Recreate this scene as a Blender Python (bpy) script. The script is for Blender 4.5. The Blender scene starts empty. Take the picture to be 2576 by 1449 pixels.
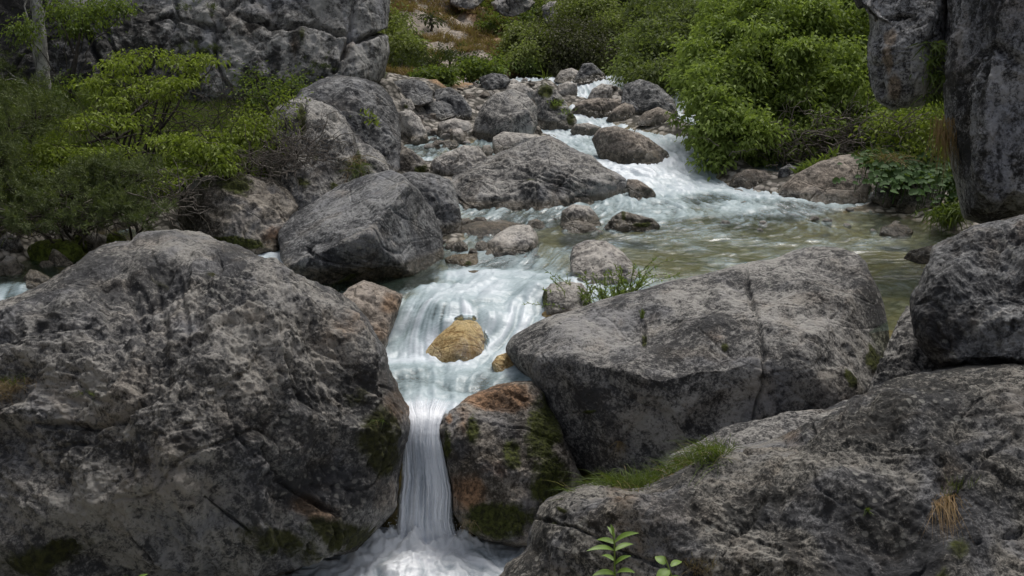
import bpy, math, random
import numpy as np
from mathutils import Vector, Matrix

# ---------------------------------------------------------------- camera, sky, sun, exposure
SC = bpy.context.scene
COL = SC.collection
FPX = 3110.0                     # focal length in units of a 2576 px wide picture
PITCH = math.radians(14.0)
CAM = np.array([0.0, 0.0, 4.5])
cd = bpy.data.cameras.new('camera'); cam = bpy.data.objects.new('camera', cd); COL.objects.link(cam)
cam.location = CAM; cam.rotation_euler = (math.pi/2 - PITCH, 0, 0)
cd.sensor_width = 36.0; cd.lens = 36.0*FPX/2576.0; cd.clip_start = 0.1; cd.clip_end = 2000
SC.camera = cam
SUN_EL, SUN_AZ = math.radians(60), math.radians(22)   # azimuth from +Y (upstream) towards +X
W = bpy.data.worlds.new('World'); SC.world = W; W.use_nodes = True
wn = W.node_tree.nodes; bg = wn['Background']
sky = wn.new('ShaderNodeTexSky'); sky.sky_type = 'NISHITA'; sky.sun_disc = False
sky.sun_elevation = SUN_EL; sky.sun_rotation = SUN_AZ
sky.dust_density = 4.0; sky.ozone_density = 1.0; sky.air_density = 1.0
hs = wn.new('ShaderNodeHueSaturation'); hs.inputs['Saturation'].default_value = 0.42
W.node_tree.links.new(sky.outputs[0], hs.inputs['Color'])
W.node_tree.links.new(hs.outputs[0], bg.inputs[0]); bg.inputs[1].default_value = 0.088
sd = bpy.data.lights.new('sun', 'SUN'); sd.energy = 1.5; sd.angle = math.radians(24); sd.color = (1.0, .965, .91)
sun = bpy.data.objects.new('sun', sd); COL.objects.link(sun)
_d = Vector((math.sin(SUN_AZ)*math.cos(SUN_EL), math.cos(SUN_AZ)*math.cos(SUN_EL), math.sin(SUN_EL)))
sun.rotation_euler = (-_d).to_track_quat('-Z', 'Y').to_euler()
SC.view_settings.view_transform = 'Standard'; SC.view_settings.look = 'None'
SC.view_settings.exposure = 0.46; SC.view_settings.gamma = 1.0
SC.render.engine = 'CYCLES'
SC.cycles.use_denoising = True; SC.cycles.max_bounces = 6; SC.cycles.transparent_max_bounces = 12
SC.cycles.diffuse_bounces = 3; SC.cycles.glossy_bounces = 2; SC.cycles.transmission_bounces = 3
SC.cycles.caustics_reflective = False; SC.cycles.caustics_refractive = False

# ---------------------------------------------------------------- helpers
rng = np.random.default_rng(7)
random.seed(7)
CP, SP = math.cos(PITCH), math.sin(PITCH)
def P(u, v, D):
    """world point seen at (u, v) of the 2576 x 1449 picture at depth D"""
    u = np.asarray(u, float); v = np.asarray(v, float); D = np.asarray(D, float)
    x = D*(u-1288.0)/FPX; yu = D*(724.5-v)/FPX
    return np.stack([x, D*CP+yu*SP, CAM[2]-D*SP+yu*CP], -1)
def dz(v, z):
    return (z-CAM[2])/(-SP+(724.5-v)/FPX*CP)
def PZ(u, v, z): return P(u, v, dz(v, z))
def proj(p):
    p = np.asarray(p, float)-CAM
    D = p[..., 1]*CP-p[..., 2]*SP; yu = p[..., 1]*SP+p[..., 2]*CP
    return 1288+p[..., 0]/D*FPX, 724.5-yu/D*FPX, D

_r = np.random.default_rng(99)
_perm = np.concatenate([_r.permutation(256)]*3).astype(np.int32)
_g = _r.normal(size=(256, 3)); _g /= np.linalg.norm(_g, axis=1)[:, None]; _g = _g.astype(np.float32)*1.6
def pn(p, seed=0):
    """Perlin noise of an (n,3) array, about -1..1"""
    p = np.asarray(p, np.float32)+np.float32(seed*17.31)
    i = np.floor(p).astype(np.int32); f = p-i; i &= 255
    w = f*f*f*(f*(f*6-15)+10)
    out = 0
    for a in (0, 1):
        wa = w[:, 0] if a else 1-w[:, 0]; pa = _perm[i[:, 0]+a]
        for b in (0, 1):
            wb = w[:, 1] if b else 1-w[:, 1]; pb = _perm[(pa+i[:, 1]+b) % 256]
            for c in (0, 1):
                wc = w[:, 2] if c else 1-w[:, 2]; h = _perm[(pb+i[:, 2]+c) % 256]
                gg = _g[h]
                d = gg[:, 0]*(f[:, 0]-a)+gg[:, 1]*(f[:, 1]-b)+gg[:, 2]*(f[:, 2]-c)
                out = out+d*wa*wb*wc
    return out
def fbm(p, o=4, seed=0, gain=.5):
    s = 0; a = 1.0; p = np.asarray(p, np.float32)
    for k in range(o):
        s = s+a*pn(p*(2.03**k), seed+k); a *= gain
    return s
def sstep(a, b, x):
    t = np.clip((x-a)/(b-a), 0, 1); return t*t*(3-2*t)

def mesh(name, V, F, mat=None, parent=None, smooth=True, attrs=None, loc=None):
    """one mesh object from numpy arrays; F is (n,3) or (n,4), or a list of such arrays"""
    V = np.asarray(V, np.float32)
    if loc is None: loc = (0, 0, 0)
    me = bpy.data.meshes.new(name)
    Fs = F if isinstance(F, list) else [F]
    Fs = [np.asarray(f, np.int32) for f in Fs if len(f)]
    me.vertices.add(len(V)); me.vertices.foreach_set('co', (V-np.asarray(loc, np.float32)).ravel())
    nl = sum(f.size for f in Fs); nf = sum(len(f) for f in Fs)
    me.loops.add(nl); me.loops.foreach_set('vertex_index', np.concatenate([f.ravel() for f in Fs]))
    me.polygons.add(nf)
    tot = np.concatenate([np.full(len(f), f.shape[1], np.int32) for f in Fs])
    st = np.concatenate([[0], np.cumsum(tot)[:-1]]).astype(np.int32)
    me.polygons.foreach_set('loop_start', st); me.polygons.foreach_set('loop_total', tot)
    if smooth: me.polygons.foreach_set('use_smooth', np.ones(nf, bool))
    for k, a in (attrs or {}).items():
        a = np.asarray(a, np.float32)
        if a.ndim == 1:
            at = me.attributes.new(k, 'FLOAT', 'POINT'); at.data.foreach_set('value', a)
        else:
            at = me.attributes.new(k, 'FLOAT_COLOR', 'POINT')
            at.data.foreach_set('color', np.concatenate([a, np.ones((len(a), 4-a.shape[1]), np.float32)], 1).ravel())
    me.update(calc_edges=True)
    o = bpy.data.objects.new(name, me); COL.objects.link(o)
    if mat: me.materials.append(mat)
    if parent is not None:
        o.parent = parent
        o.location = np.asarray(loc)-np.array(parent.location)
    else: o.location = loc
    return o
def tag(o, label=None, cat=None, group=None, kind=None):
    if label: o['label'] = label
    if cat: o['category'] = cat
    if group: o['group'] = group
    if kind: o['kind'] = kind
    return o
def empty(name, loc, label, cat, group=None):
    o = bpy.data.objects.new(name, None); COL.objects.link(o); o.location = loc; o.empty_display_size = .2
    return tag(o, label, cat, group)
def vnormals(V, Q):
    n = np.cross(V[Q[:, 2]]-V[Q[:, 0]], V[Q[:, 3]]-V[Q[:, 1]])
    N = np.zeros_like(V)
    for c in range(3):
        for k in range(4): N[:, c] += np.bincount(Q[:, k], n[:, c], len(V))
    return N/(np.linalg.norm(N, axis=1)[:, None]+1e-12)

# ---------------------------------------------------------------- node materials
class NT:
    def __init__(s, name):
        s.m = bpy.data.materials.new(name); s.m.use_nodes = True; s.t = s.m.node_tree; s.t.nodes.clear()
        s.out = s.t.nodes.new('ShaderNodeOutputMaterial')
    def n(s, typ, **k):
        nd = s.t.nodes.new('ShaderNode'+typ)
        for a, b in k.items():
            if a.startswith('i_'): s.put(nd.inputs[int(a[2:]) if a[2:].isdigit() else a[2:].replace('_', ' ')], b)
            else: setattr(nd, a, b)
        return nd
    def put(s, sock, b):
        if isinstance(b, bpy.types.NodeSocket): s.t.links.new(b, sock)
        elif isinstance(b, bpy.types.Node): s.t.links.new(b.outputs[0], sock)
        elif isinstance(b, tuple) and len(b) == 3 and sock.type == 'RGBA': sock.default_value = b+(1,)
        else: sock.default_value = b
    def math(s, op, a, b=0.0, c=None, clamp=False):
        nd = s.n('Math', operation=op, use_clamp=clamp); s.put(nd.inputs[0], a); s.put(nd.inputs[1], b)
        if c is not None: s.put(nd.inputs[2], c)
        return nd.outputs[0]
    def mix(s, f, a, b, typ='MIX'):
        nd = s.n('Mix', data_type='RGBA', blend_type=typ); s.put(nd.inputs[0], f); s.put(nd.inputs[6], a); s.put(nd.inputs[7], b)
        return nd.outputs[2]
    def noise(s, vec, scale, detail=5, rough=.55, dist=0.0):
        nd = s.n('TexNoise'); s.put(nd.inputs['Vector'], vec)
        nd.inputs['Scale'].default_value = scale; nd.inputs['Detail'].default_value = detail
        nd.inputs['Roughness'].default_value = rough; nd.inputs['Distortion'].default_value = dist
        return nd.outputs[0]
    def ss(s, x, a, b):
        nd = s.n('MapRange', interpolation_type='SMOOTHSTEP'); s.put(nd.inputs[0], x)
        s.put(nd.inputs[1], a); s.put(nd.inputs[2], b); return nd.outputs[0]
    def attr(s, name, out='Fac'):
        nd = s.n('Attribute', attribute_name=name); return nd.outputs[out]

def rock_mat(name, light=(.40, .385, .36), dark=(.050, .049, .050), blue=(.16, .165, .185), warm=(.30, .19, .11),
             bias=0.0, scale=1.0, lichen=.5, streak=0.0, damp=.25, mossc=(.052, .060, .009), bump=1.0, grain=.8):
    t = NT(name)
    tc = t.n('TexCoord').outputs['Object']
    vec = tc
    if streak:                                         # run-off stains: stretched downwards
        vs = t.n('Mapping'); t.put(vs.inputs[0], tc); vs.inputs['Scale'].default_value = (1, 1, 1-.82*streak); vec = vs.outputs[0]
    big = t.noise(vec, .9*scale, 4, .5, .6)
    mid = t.noise(vec, 3.6*scale, 10, .68, .8)
    fin = t.noise(tc, 17*scale, 8, .72, .2)
    mic = t.noise(tc, 44*scale, 5, .75, .3)
    blo = t.noise(tc, 8.5*scale, 5, .62, .5)
    f = t.math('ADD', t.math('MULTIPLY', mid, .95), t.math('MULTIPLY', fin, 1.15))
    reg = t.ss(t.noise(tc, .75*scale, 2, .5, 1.2), .38, .62)
    f = t.math('ADD', f, t.math('ADD', .375, t.math('MULTIPLY', t.math('SUBTRACT', blo, .5), t.math('MULTIPLY_ADD', reg, 1.1, .15))))
    f = t.math('ADD', f, t.math('ADD', .275, t.math('MULTIPLY', t.math('SUBTRACT', mic, .5), grain)))
    f = t.math('SUBTRACT', f, 1.20)
    f = t.math('ADD', f, t.math('MULTIPLY', t.math('SUBTRACT', big, .5), 1.05))
    f = t.math('ADD', f, bias)
    pa = t.n('Attribute', attribute_name='paint'); sp = t.n('SeparateColor'); t.put(sp.inputs[0], pa.outputs['Color'])
    moss_a, warm_a, dark_a = sp.outputs[0], sp.outputs[1], sp.outputs[2]
    lite_a = t.attr('lite'); wet_a = t.attr('wet')
    brk = t.math('SUBTRACT', t.noise(tc, 6*scale, 6, .7), .5)
    def msk(a, lo=.30, hi=.62, k=1.1):
        return t.ss(t.math('ADD', a, t.math('MULTIPLY', brk, t.math('MULTIPLY', t.ss(a, 0.0, .15), k))), lo, hi)
    f = t.math('ADD', f, t.math('MULTIPLY', msk(lite_a, .1, .8), .21))
    f = t.math('SUBTRACT', f, t.math('MULTIPLY', msk(dark_a, .1, .8), .22))
    lv = t.ss(f, .26, .74)
    c = t.mix(lv, dark, light)
    bl = t.ss(t.noise(tc, 1.3*scale, 3, .5, 1.0), .46, .66)
    c = t.mix(t.math('MULTIPLY', bl, .62), c, t.mix(lv, (.05, .052, .06), tuple(min(1, x*1.25) for x in blue)))
    wn_ = t.ss(t.noise(tc, 1.7*scale, 6, .65, .8), .50, .66)
    c = t.mix(t.math('MULTIPLY', wn_, .42), c, t.mix(lv, (.045, .034, .024), (.34, .285, .225)))
    # pale round lichen and black pits
    vo = t.n('TexVoronoi'); t.put(vo.inputs['Vector'], t.mix(.035, tc, t.n('TexNoise', i_Scale=9.0).outputs[1])); vo.inputs['Scale'].default_value = 11*scale
    li = t.math('MULTIPLY', t.ss(vo.outputs['Distance'], .30, .20), t.ss(t.noise(tc, 1.9*scale, 3), .50, .62))
    c = t.mix(t.math('MULTIPLY', li, lichen), c, (.40, .39, .35))
    pit = t.ss(t.noise(tc, 24*scale, 3, .5, .5), .36, .27)
    c = t.mix(t.math('MULTIPLY', pit, .75), c, (.018, .018, .016))
    c = t.mix(t.math('MULTIPLY', msk(warm_a, .15, .7, .8), .85), c, t.mix(t.ss(f, .25, .7), tuple(x*.22 for x in warm), warm))
    wet = t.ss(t.math('ADD', wet_a, t.math('MULTIPLY', brk, .6)), .25, .75)
    c = t.mix(t.math('MULTIPLY', wet, .88), c, t.mix(lv, (.032, .028, .020), (.17, .14, .10)))
    ms = msk(moss_a)
    mc = t.mix(t.ss(fin, .35, .65), tuple(x*.30 for x in mossc), tuple(x*1.5 for x in mossc))
    c = t.mix(ms, c, mc)
    ro = t.math('SUBTRACT', .88, t.math('MULTIPLY', wet, .62))
    ro = t.math('SUBTRACT', ro, t.math('MULTIPLY', t.ss(t.noise(tc, 1.1*scale, 4, .6), .42, .62), damp*1.1))
    ro = t.math('MAXIMUM', ro, t.math('MULTIPLY', ms, .95))
    bs = t.n('BsdfPrincipled'); t.put(bs.inputs['Base Color'], c); t.put(bs.inputs['Roughness'], ro)
    bs.inputs['Specular IOR Level'].default_value = .45
    h = t.math('ADD', t.math('MULTIPLY', mid, .42), t.math('ADD', t.math('MULTIPLY', fin, .34), t.math('MULTIPLY', mic, .11)))
    cr = t.n('TexVoronoi', feature='DISTANCE_TO_EDGE'); t.put(cr.inputs['Vector'], t.mix(.10, tc, t.n('TexNoise', i_Scale=3.0).outputs[1])); cr.inputs['Scale'].default_value = 1.7*scale
    h = t.math('ADD', h, t.math('MULTIPLY', t.ss(cr.outputs['Distance'], 0.0, .03), .10))
    h = t.math('SUBTRACT', h, t.math('MULTIPLY', pit, .05))
    h = t.math('ADD', h, t.math('MULTIPLY', ms, .10))
    bp = t.n('Bump', i_Strength=.85*bump, i_Distance=.16/scale); t.put(bp.inputs['Height'], h)
    t.put(bs.inputs['Normal'], bp.outputs[0]); t.put(t.out.inputs[0], bs.outputs[0])
    return t.m

M = {}
M['grey'] = rock_mat('grey limestone rock', light=(.44, .42, .39), grain=1.3, bias=.02)
M['near'] = rock_mat('rough grey limestone rock', light=(.37, .35, .32), bias=-.03, scale=1.05, lichen=.55, damp=.45, grain=1.25, mossc=(.042, .044, .011))
M['slab'] = rock_mat('dark speckled limestone rock', light=(.31, .29, .255), dark=(.028, .027, .025), bias=-.06, scale=1.25, lichen=.6, damp=.15, streak=.25, grain=1.7)
M['pale'] = rock_mat('pale worn limestone rock', light=(.60, .56, .51), dark=(.11, .10, .092), bias=.08, scale=1.2, lichen=.3, damp=.15)
M['white'] = rock_mat('whitish river cobble', light=(.66, .60, .55), dark=(.24, .205, .18), bias=.10, scale=1.6, lichen=.1, damp=.1)
M['slate'] = rock_mat('dark slate grey rock', light=(.31, .31, .31), dark=(.035, .036, .04), bias=-.025, lichen=.5, damp=.35)
M['cliff'] = rock_mat('streaked grey cliff rock', light=(.44, .43, .41), blue=(.24, .25, .29), dark=(.042, .040, .038), scale=.6, bias=-.04, streak=.85, lichen=.3, bump=1.0)
M['side'] = rock_mat('wet dark cliff rock', warm=(.46, .36, .27), light=(.58, .58, .59), blue=(.26, .27, .31), dark=(.032, .032, .033), scale=.9, bias=.02, grain=1.2, streak=.8, lichen=.2, damp=.5, bump=1.2)
M['tan'] = rock_mat('tan river rock', light=(.48, .41, .345), dark=(.12, .10, .08), blue=(.20, .18, .17), scale=1.2, bias=.0, lichen=.2)
M['brown'] = rock_mat('mossy brown rock', light=(.36, .32, .27), dark=(.045, .036, .026), warm=(.42, .23, .115), scale=1.5, bias=-.01, lichen=.3)
M['ochre'] = rock_mat('wet ochre rock', light=(.66, .49, .23), dark=(.30, .18, .06), blue=(.36, .28, .14), scale=1.5, bias=.05, lichen=0, damp=.9)
M['moss'] = rock_mat('moss covered rock', mossc=(.125, .16, .020))

# ---------------------------------------------------------------- heights of water and ground
WC = [(1040,1045,.95),(1105,1045,.95),(1070,1005,1.01),(960,960,1.04),(1000,960,1.03),(1150,955,1.03),(1290,960,1.05),(1050,910,1.04),(1250,925,1.07),(980,895,1.05),
 (1100,905,1.05),(1180,905,1.07),
 (1005,840,1.16),(1015,775,1.33),(1085,762,1.40),(1170,766,1.41),(1235,790,1.36),(1225,850,1.20),(1290,830,1.24),(1300,880,1.12),(1350,790,1.34),
 (1080,835,1.22),(1050,710,1.40),(1200,705,1.41),(1150,682,1.42),(1290,700,1.42),(1000,730,1.40),(1340,680,1.43),(1400,770,1.36),
 (1360,640,1.50),(1375,600,1.57),(1420,645,1.56),(1460,600,1.57),(1410,690,1.47),(1440,700,1.55),
 (1500,600,1.58),(1700,650,1.57),(1900,620,1.57),(2100,600,1.57),(2300,700,1.56),(2250,850,1.56),(2300,620,1.57),(2450,560,1.57),(1600,570,1.58),(1800,545,1.59),
 (2000,530,1.59),(2200,540,1.58),(1300,560,1.58),(1700,720,1.56),(2000,720,1.56),
 (1750,485,1.64),(1900,475,1.62),(1640,450,1.73),(1800,440,1.71),(1570,425,1.80),(1750,400,1.82),(1720,350,1.95),(1650,320,2.04),(1450,360,1.90),(1400,340,1.93),
 (1550,300,2.10),(1480,285,2.17),(1440,245,2.33),(1470,215,2.50),(1500,200,2.62),
 (680,640,1.46),(620,640,1.46),(740,660,1.42),(500,640,1.48),(230,665,1.50),(150,680,1.50),(50,715,1.48),(30,765,1.33),(-30,790,1.28),(300,640,1.50),(-200,760,1.3),
 (1100,378,1.97),(1060,425,1.88),(1210,235,2.42)]
WP = np.array([PZ(u, v, z) for u, v, z in WC])
GC = [(u, v, z-(.16 if v < 900 else .35)) for u, v, z in WC]
GC += [(100,600,1.66),(300,585,1.62),(-200,600,1.8),(0,520,2.0),(200,500,1.95),(420,560,1.66),(450,470,1.95),(300,400,2.2),(0,400,2.4),(-250,400,2.8),(0,270,2.85),(500,265,2.62),
 (700,300,2.45),(200,270,2.75),(600,400,2.15),(560,580,1.6),(800,500,1.75),(960,560,1.6),(1130,560,1.6),(1150,600,1.54),(1180,650,1.46),
 (1050,395,1.98),(1130,330,2.12),(1050,300,2.22),(1150,250,2.42),(1250,225,2.55),(1330,205,2.65),(1100,205,2.75),(990,200,2.9),(1380,335,1.95),(1230,400,1.95),(1300,450,1.9),
 (1370,190,2.75),(1550,215,2.6),(1600,245,2.45),(1700,290,2.25),(1850,435,1.78),(1950,445,1.78),(2100,465,1.74),(2200,500,1.70),(2330,530,1.64),(2430,520,1.75),
 (2100,400,2.1),(2300,400,2.1),(1860,385,2.02),(2450,450,2.1)]
GP = [PZ(u, v, z) for u, v, z in GC]
GP += [P(u, v, D) for u, v, D in [(1800,355,19.6),(1750,310,21),(1730,270,22.3),(1900,330,20),(1850,290,21.5),(1680,235,24),(2000,300,20.5),(940,160,25),(1000,100,27),(1000,0,29),(1000,-120,32),(1200,150,26),(1200,80,29),(1200,0,32),(1200,-120,36),(1350,160,27),(1400,120,30),(1400,0,37),(1500,150,29),
  (1500,0,40),(1650,100,31),(1700,0,35),(1850,150,26),(1900,0,30),(2100,100,25),(2200,0,27),(2350,150,22),(2500,0,24),(2700,200,20),(1500,-150,46),(1900,-150,38),(2300,-150,32)]]
GP += [np.array(q, float) for q in [(-2.4,9.2,-.4),(-5,9.5,-.2),(-6,12,.9),(-1,8,-.6),(2,8,-.3),(0,5.5,-.7),(-3,4,-.5),(3,4,.2),(5,6,.8),(7,8,1.3),(-8,7,.6),(0,0,-.9),(0,-15,-2),(10,0,3),(-10,0,3),
  (12,12,5),(9,14,2.6),(-10,15,2.9),(-13,20,3.6),(-8,19,2.9),(14,22,10),(-40,10,30),(40,10,30),(-45,60,45),(45,60,45),(0,90,42),(-25,-30,16),(25,-30,16),(0,-40,-3),(-8,30,9),(-5,38,14),(10,38,12),(0,55,19)]]
GP = np.array(GP)
def rbf(PT):
    xy = PT[:, :2]; A = np.linalg.norm(xy[:, None]-xy[None], axis=2)+np.eye(len(xy))*.01
    n = len(xy); K = np.zeros((n+1, n+1)); K[:n, :n] = A; K[:n, n] = K[n, :n] = 1
    w = np.linalg.solve(K, np.append(PT[:, 2], 0))
    def f(x, y):
        sh = np.shape(x); x = np.ravel(x); y = np.ravel(y); o = np.empty(len(x))
        for k in range(0, len(x), 40000):
            d = np.hypot(x[k:k+40000, None]-xy[None, :, 0], y[k:k+40000, None]-xy[None, :, 1])
            o[k:k+40000] = d@w[:-1]+w[-1]
        return o.reshape(sh)
    return f
WZ = rbf(WP); GZ0 = rbf(GP)
def GZ(x, y):
    z = GZ0(x, y); sh = np.shape(z)
    q = np.stack([np.ravel(x), np.ravel(y), np.zeros(np.size(x))], 1)
    far = sstep(20, 34, q[:, 1])
    n = fbm(q*1.1, 4, 3)*(.06+.30*far)+fbm(q*5, 3, 9)*.02
    return z+n.reshape(sh)
_Dm = np.linspace(7, 45, 1500)
def hitD(u, v, water=True):
    """depth at which the view ray first meets the ground or the water"""
    q = P(np.full_like(_Dm, u), np.full_like(_Dm, v), _Dm)
    g = GZ(q[:, 0], q[:, 1])
    if water: g = np.where(q[:, 1] > 9.8, np.maximum(g, WZ(q[:, 0], q[:, 1])), np.maximum(g, 0.0))
    k = np.argmax(q[:, 2] < g)
    return _Dm[k] if (q[:, 2] < g).any() else 45.0

def axis_grid(segs):
    out = [segs[0][0]]
    for a, b, s in segs:
        n = max(1, int(round((b-a)/s))); out += list(np.linspace(a, b, n+1)[1:])
    return np.array(out)
def gridmesh(xs, ys):
    X, Y = np.meshgrid(xs, ys); nx, ny = len(xs), len(ys)
    i = np.arange(nx*ny).reshape(ny, nx)
    Q = np.stack([i[:-1, :-1], i[:-1, 1:], i[1:, 1:], i[1:, :-1]], -1).reshape(-1, 4)
    return X.ravel(), Y.ravel(), Q
# ---------------------------------------------------------------- the ground sheet
def ground_mat():
    t = NT('riverbed and bank ground')
    tc = t.n('TexCoord').outputs['Object']
    a = t.attr('grass'); s_ = t.attr('scree')
    n1 = t.noise(tc, 1.1, 6, .65, .5); n2 = t.noise(tc, 7, 8, .7); n3 = t.noise(tc, 30, 4, .7)
    vo = t.n('TexVoronoi', i_Scale=9.0); t.put(vo.inputs['Vector'], tc)
    vc = t.n('SeparateColor'); t.put(vc.inputs[0], vo.outputs['Color'])
    peb = t.mix(vc.outputs[0], (.20, .18, .155), (.50, .46, .41))
    peb = t.mix(t.ss(vo.outputs['Distance'], .35, .65), peb, (.045, .04, .03))
    peb = t.mix(t.math('MULTIPLY', t.attr('under'), t.ss(n1, .30, .6)), peb, (.24, .19, .07))
    soil = t.mix(t.ss(n2, .35, .65), (.018, .014, .009), (.06, .045, .028))
    gr = t.mix(t.ss(n2, .3, .7), (.022, .034, .009), (.085, .105, .028))
    rust = t.mix(t.ss(n3, .3, .7), (.16, .09, .045), (.40, .26, .14))
    scr = t.mix(t.ss(n2, .3, .65), (.14, .12, .10), (.42, .355, .295))
    c = t.mix(t.ss(t.math('ADD', a, t.math('MULTIPLY', t.math('SUBTRACT', n2, .5), .8)), .3, .6), peb, soil)
    c = t.mix(t.ss(t.math('ADD', a, t.math('MULTIPLY', t.math('SUBTRACT', n1, .5), 1.1)), .8, 1.15), c, gr)
    c = t.mix(t.ss(t.math('ADD', s_, t.math('MULTIPLY', t.math('SUBTRACT', n1, .5), 1.3)), .30, .55), c, rust)
    c = t.mix(t.ss(t.math('ADD', s_, t.math('MULTIPLY', t.math('SUBTRACT', n1, .5), 1.6)), .70, .92), c, scr)
    bs = t.n('BsdfPrincipled'); t.put(bs.inputs['Base Color'], c); bs.inputs['Roughness'].default_value = .85
    h = t.math('ADD', t.math('MULTIPLY', n2, .5), t.math('MULTIPLY', n3, .2))
    h = t.math('SUBTRACT', h, t.math('MULTIPLY', vo.outputs['Distance'], .35))
    bp = t.n('Bump', i_Strength=.8, i_Distance=.10); t.put(bp.inputs['Height'], h)
    t.put(bs.inputs['Normal'], bp.outputs[0]); t.put(t.out.inputs[0], bs.outputs[0])
    return t.m
xs = axis_grid([(-120, -20, 5), (-20, -7, .5), (-7, 7, .09), (7, 20, .4), (20, 120, 5)])
ys = axis_grid([(-90, 0, 6), (0, 8, .4), (8, 22, .09), (22, 40, .2), (40, 60, 1), (60, 160, 5)])
X, Y, Q = gridmesh(xs, ys)
Z = GZ(X, Y)
u_, v_, D_ = proj(np.stack([X, Y, Z], 1)); D_ = np.where(D_ < .5, .5, D_)
wz = WZ(X, Y)
grass = sstep(.05, .4, Z-wz); grass = np.where(Y < 9.9, .3, grass)
grass = np.maximum(grass*(X < -2.2) , grass*(X > 4)) + sstep(24, 26, Y)*1.0
grass = np.clip(grass, 0, 1.3)
# the open slope of dry grass and loose stones
scree = np.exp(-((u_-1085-(v_-60)*.9)/150)**2)*sstep(215, 170, v_)*sstep(22, 24, Y)*1.25
scree = np.maximum(scree, np.exp(-((u_-1150)/60)**2-((v_-190)/28)**2)*1.5*(Y > 20))
g_obj = mesh('ground', np.stack([X, Y, Z], 1), Q, ground_mat(), attrs={'grass': grass, 'scree': scree, 'under': sstep(.04, -.06, Z-wz)})
g_obj['kind'] = 'structure'

# ---------------------------------------------------------------- rocks
def star(poly, n=1440, cen=None):
    poly = np.asarray(poly, float)
    if cen is None:
        x, y = poly[:, 0], poly[:, 1]; x2, y2 = np.roll(x, -1), np.roll(y, -1)
        a = (x*y2-x2*y); A = a.sum()/2
        cen = np.array([((x+x2)*a).sum(), ((y+y2)*a).sum()])/(6*A)
    cen = np.asarray(cen, float)
    th = np.linspace(0, 2*np.pi, n, endpoint=False); d = np.stack([np.cos(th), np.sin(th)], 1)
    p = poly-cen; q = np.roll(p, -1, 0); e = q-p
    den = d[:, None, 0]*e[None, :, 1]-d[:, None, 1]*e[None, :, 0]
    den = np.where(np.abs(den) < 1e-9, 1e-9, den)
    r = (p[None, :, 0]*e[None, :, 1]-p[None, :, 1]*e[None, :, 0])/den
    s = (p[None, :, 0]*d[:, None, 1]-p[None, :, 1]*d[:, None, 0])/den
    r = np.where((s >= -1e-6) & (s <= 1+1e-6) & (r > 0), r, 0).max(1)
    k = np.hanning(2*max(3, n//180)+1); k /= k.sum(); m = len(k)//2
    r = np.convolve(np.concatenate([r[-m:], r, r[:m]]), k, 'valid')
    return cen, r
ROCK = {}
def rough(p, S, style, seed):
    """displacement along the normal, in metres"""
    S2 = min(S, 2.2)
    q = p+.22*S2*np.stack([fbm(p*(1.3/S2), 2, seed+k) for k in (31, 37, 41)], 1)*.5
    h = fbm(p*(1.6/S2), 3, seed)*.050*S2
    if style == 'smooth':
        h += fbm(q*4.5/S2, 4, seed+5)*.012*S2+fbm(p*14, 4, seed+11)*.0045
        h -= sstep(.35, .7, pn(p*9, seed+2))*.012
    elif style == 'rough':
        r1 = 1-np.abs(pn(q*2.6/S2*1.2, seed+4))*1.6
        h += (r1-.5)*.055*S2+fbm(q*5.2/S2, 5, seed+5, .58)*.035*S2
        r2 = 1-np.abs(pn(q*7.5, seed+6))*1.8
        h += (r2-.4)*.016+fbm(p*19, 4, seed+11, .6)*.008
        h -= sstep(.34, .62, pn(q*8.5, seed+2))*.022
        r3 = 1-np.abs(pn(q*15+2, seed+16))*1.8; h += (r3-.4)*.010+(1-np.abs(pn(p*30, seed+18))*1.8)*.0045
        h -= sstep(.06, .0, np.abs(pn(q*1.5, seed+8)))*.03
    elif style == 'strata':
        w = q@np.array([.25, .30, .92])*9/S2+fbm(p*1.5/S2, 3, seed+3)*1.6
        h += np.sin(w*1.9)*.010*S2+(np.abs(np.sin(w*4.3))-.5)*.008*S2
        h += fbm(q*5/S2, 5, seed+5)*.022*S2+fbm(p*17, 4, seed+11, .6)*.006
        h -= sstep(.06, .0, np.abs(pn(q*1.7, seed+8)))*.02
    elif style == 'cliff':
        st = p*np.array([1.5, 1.5, .55])
        st2 = p*np.array([2.0, 2.0, .35])
        h += fbm(st2*1.1, 4, seed+5, .55)*.10
        bl = fbm(p*np.array([.6, .6, .45]), 2, seed+14)*3.2; fr = bl-np.floor(bl); blk = (np.floor(bl)+sstep(.80, 1.0, fr))/3
        h += blk*.12-sstep(.05, 0, np.abs(pn(p*np.array([.7, .7, .3])+3, seed+8)))*.12
        h += fbm(p*7, 5, seed+11, .62)*.035
    return h
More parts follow.
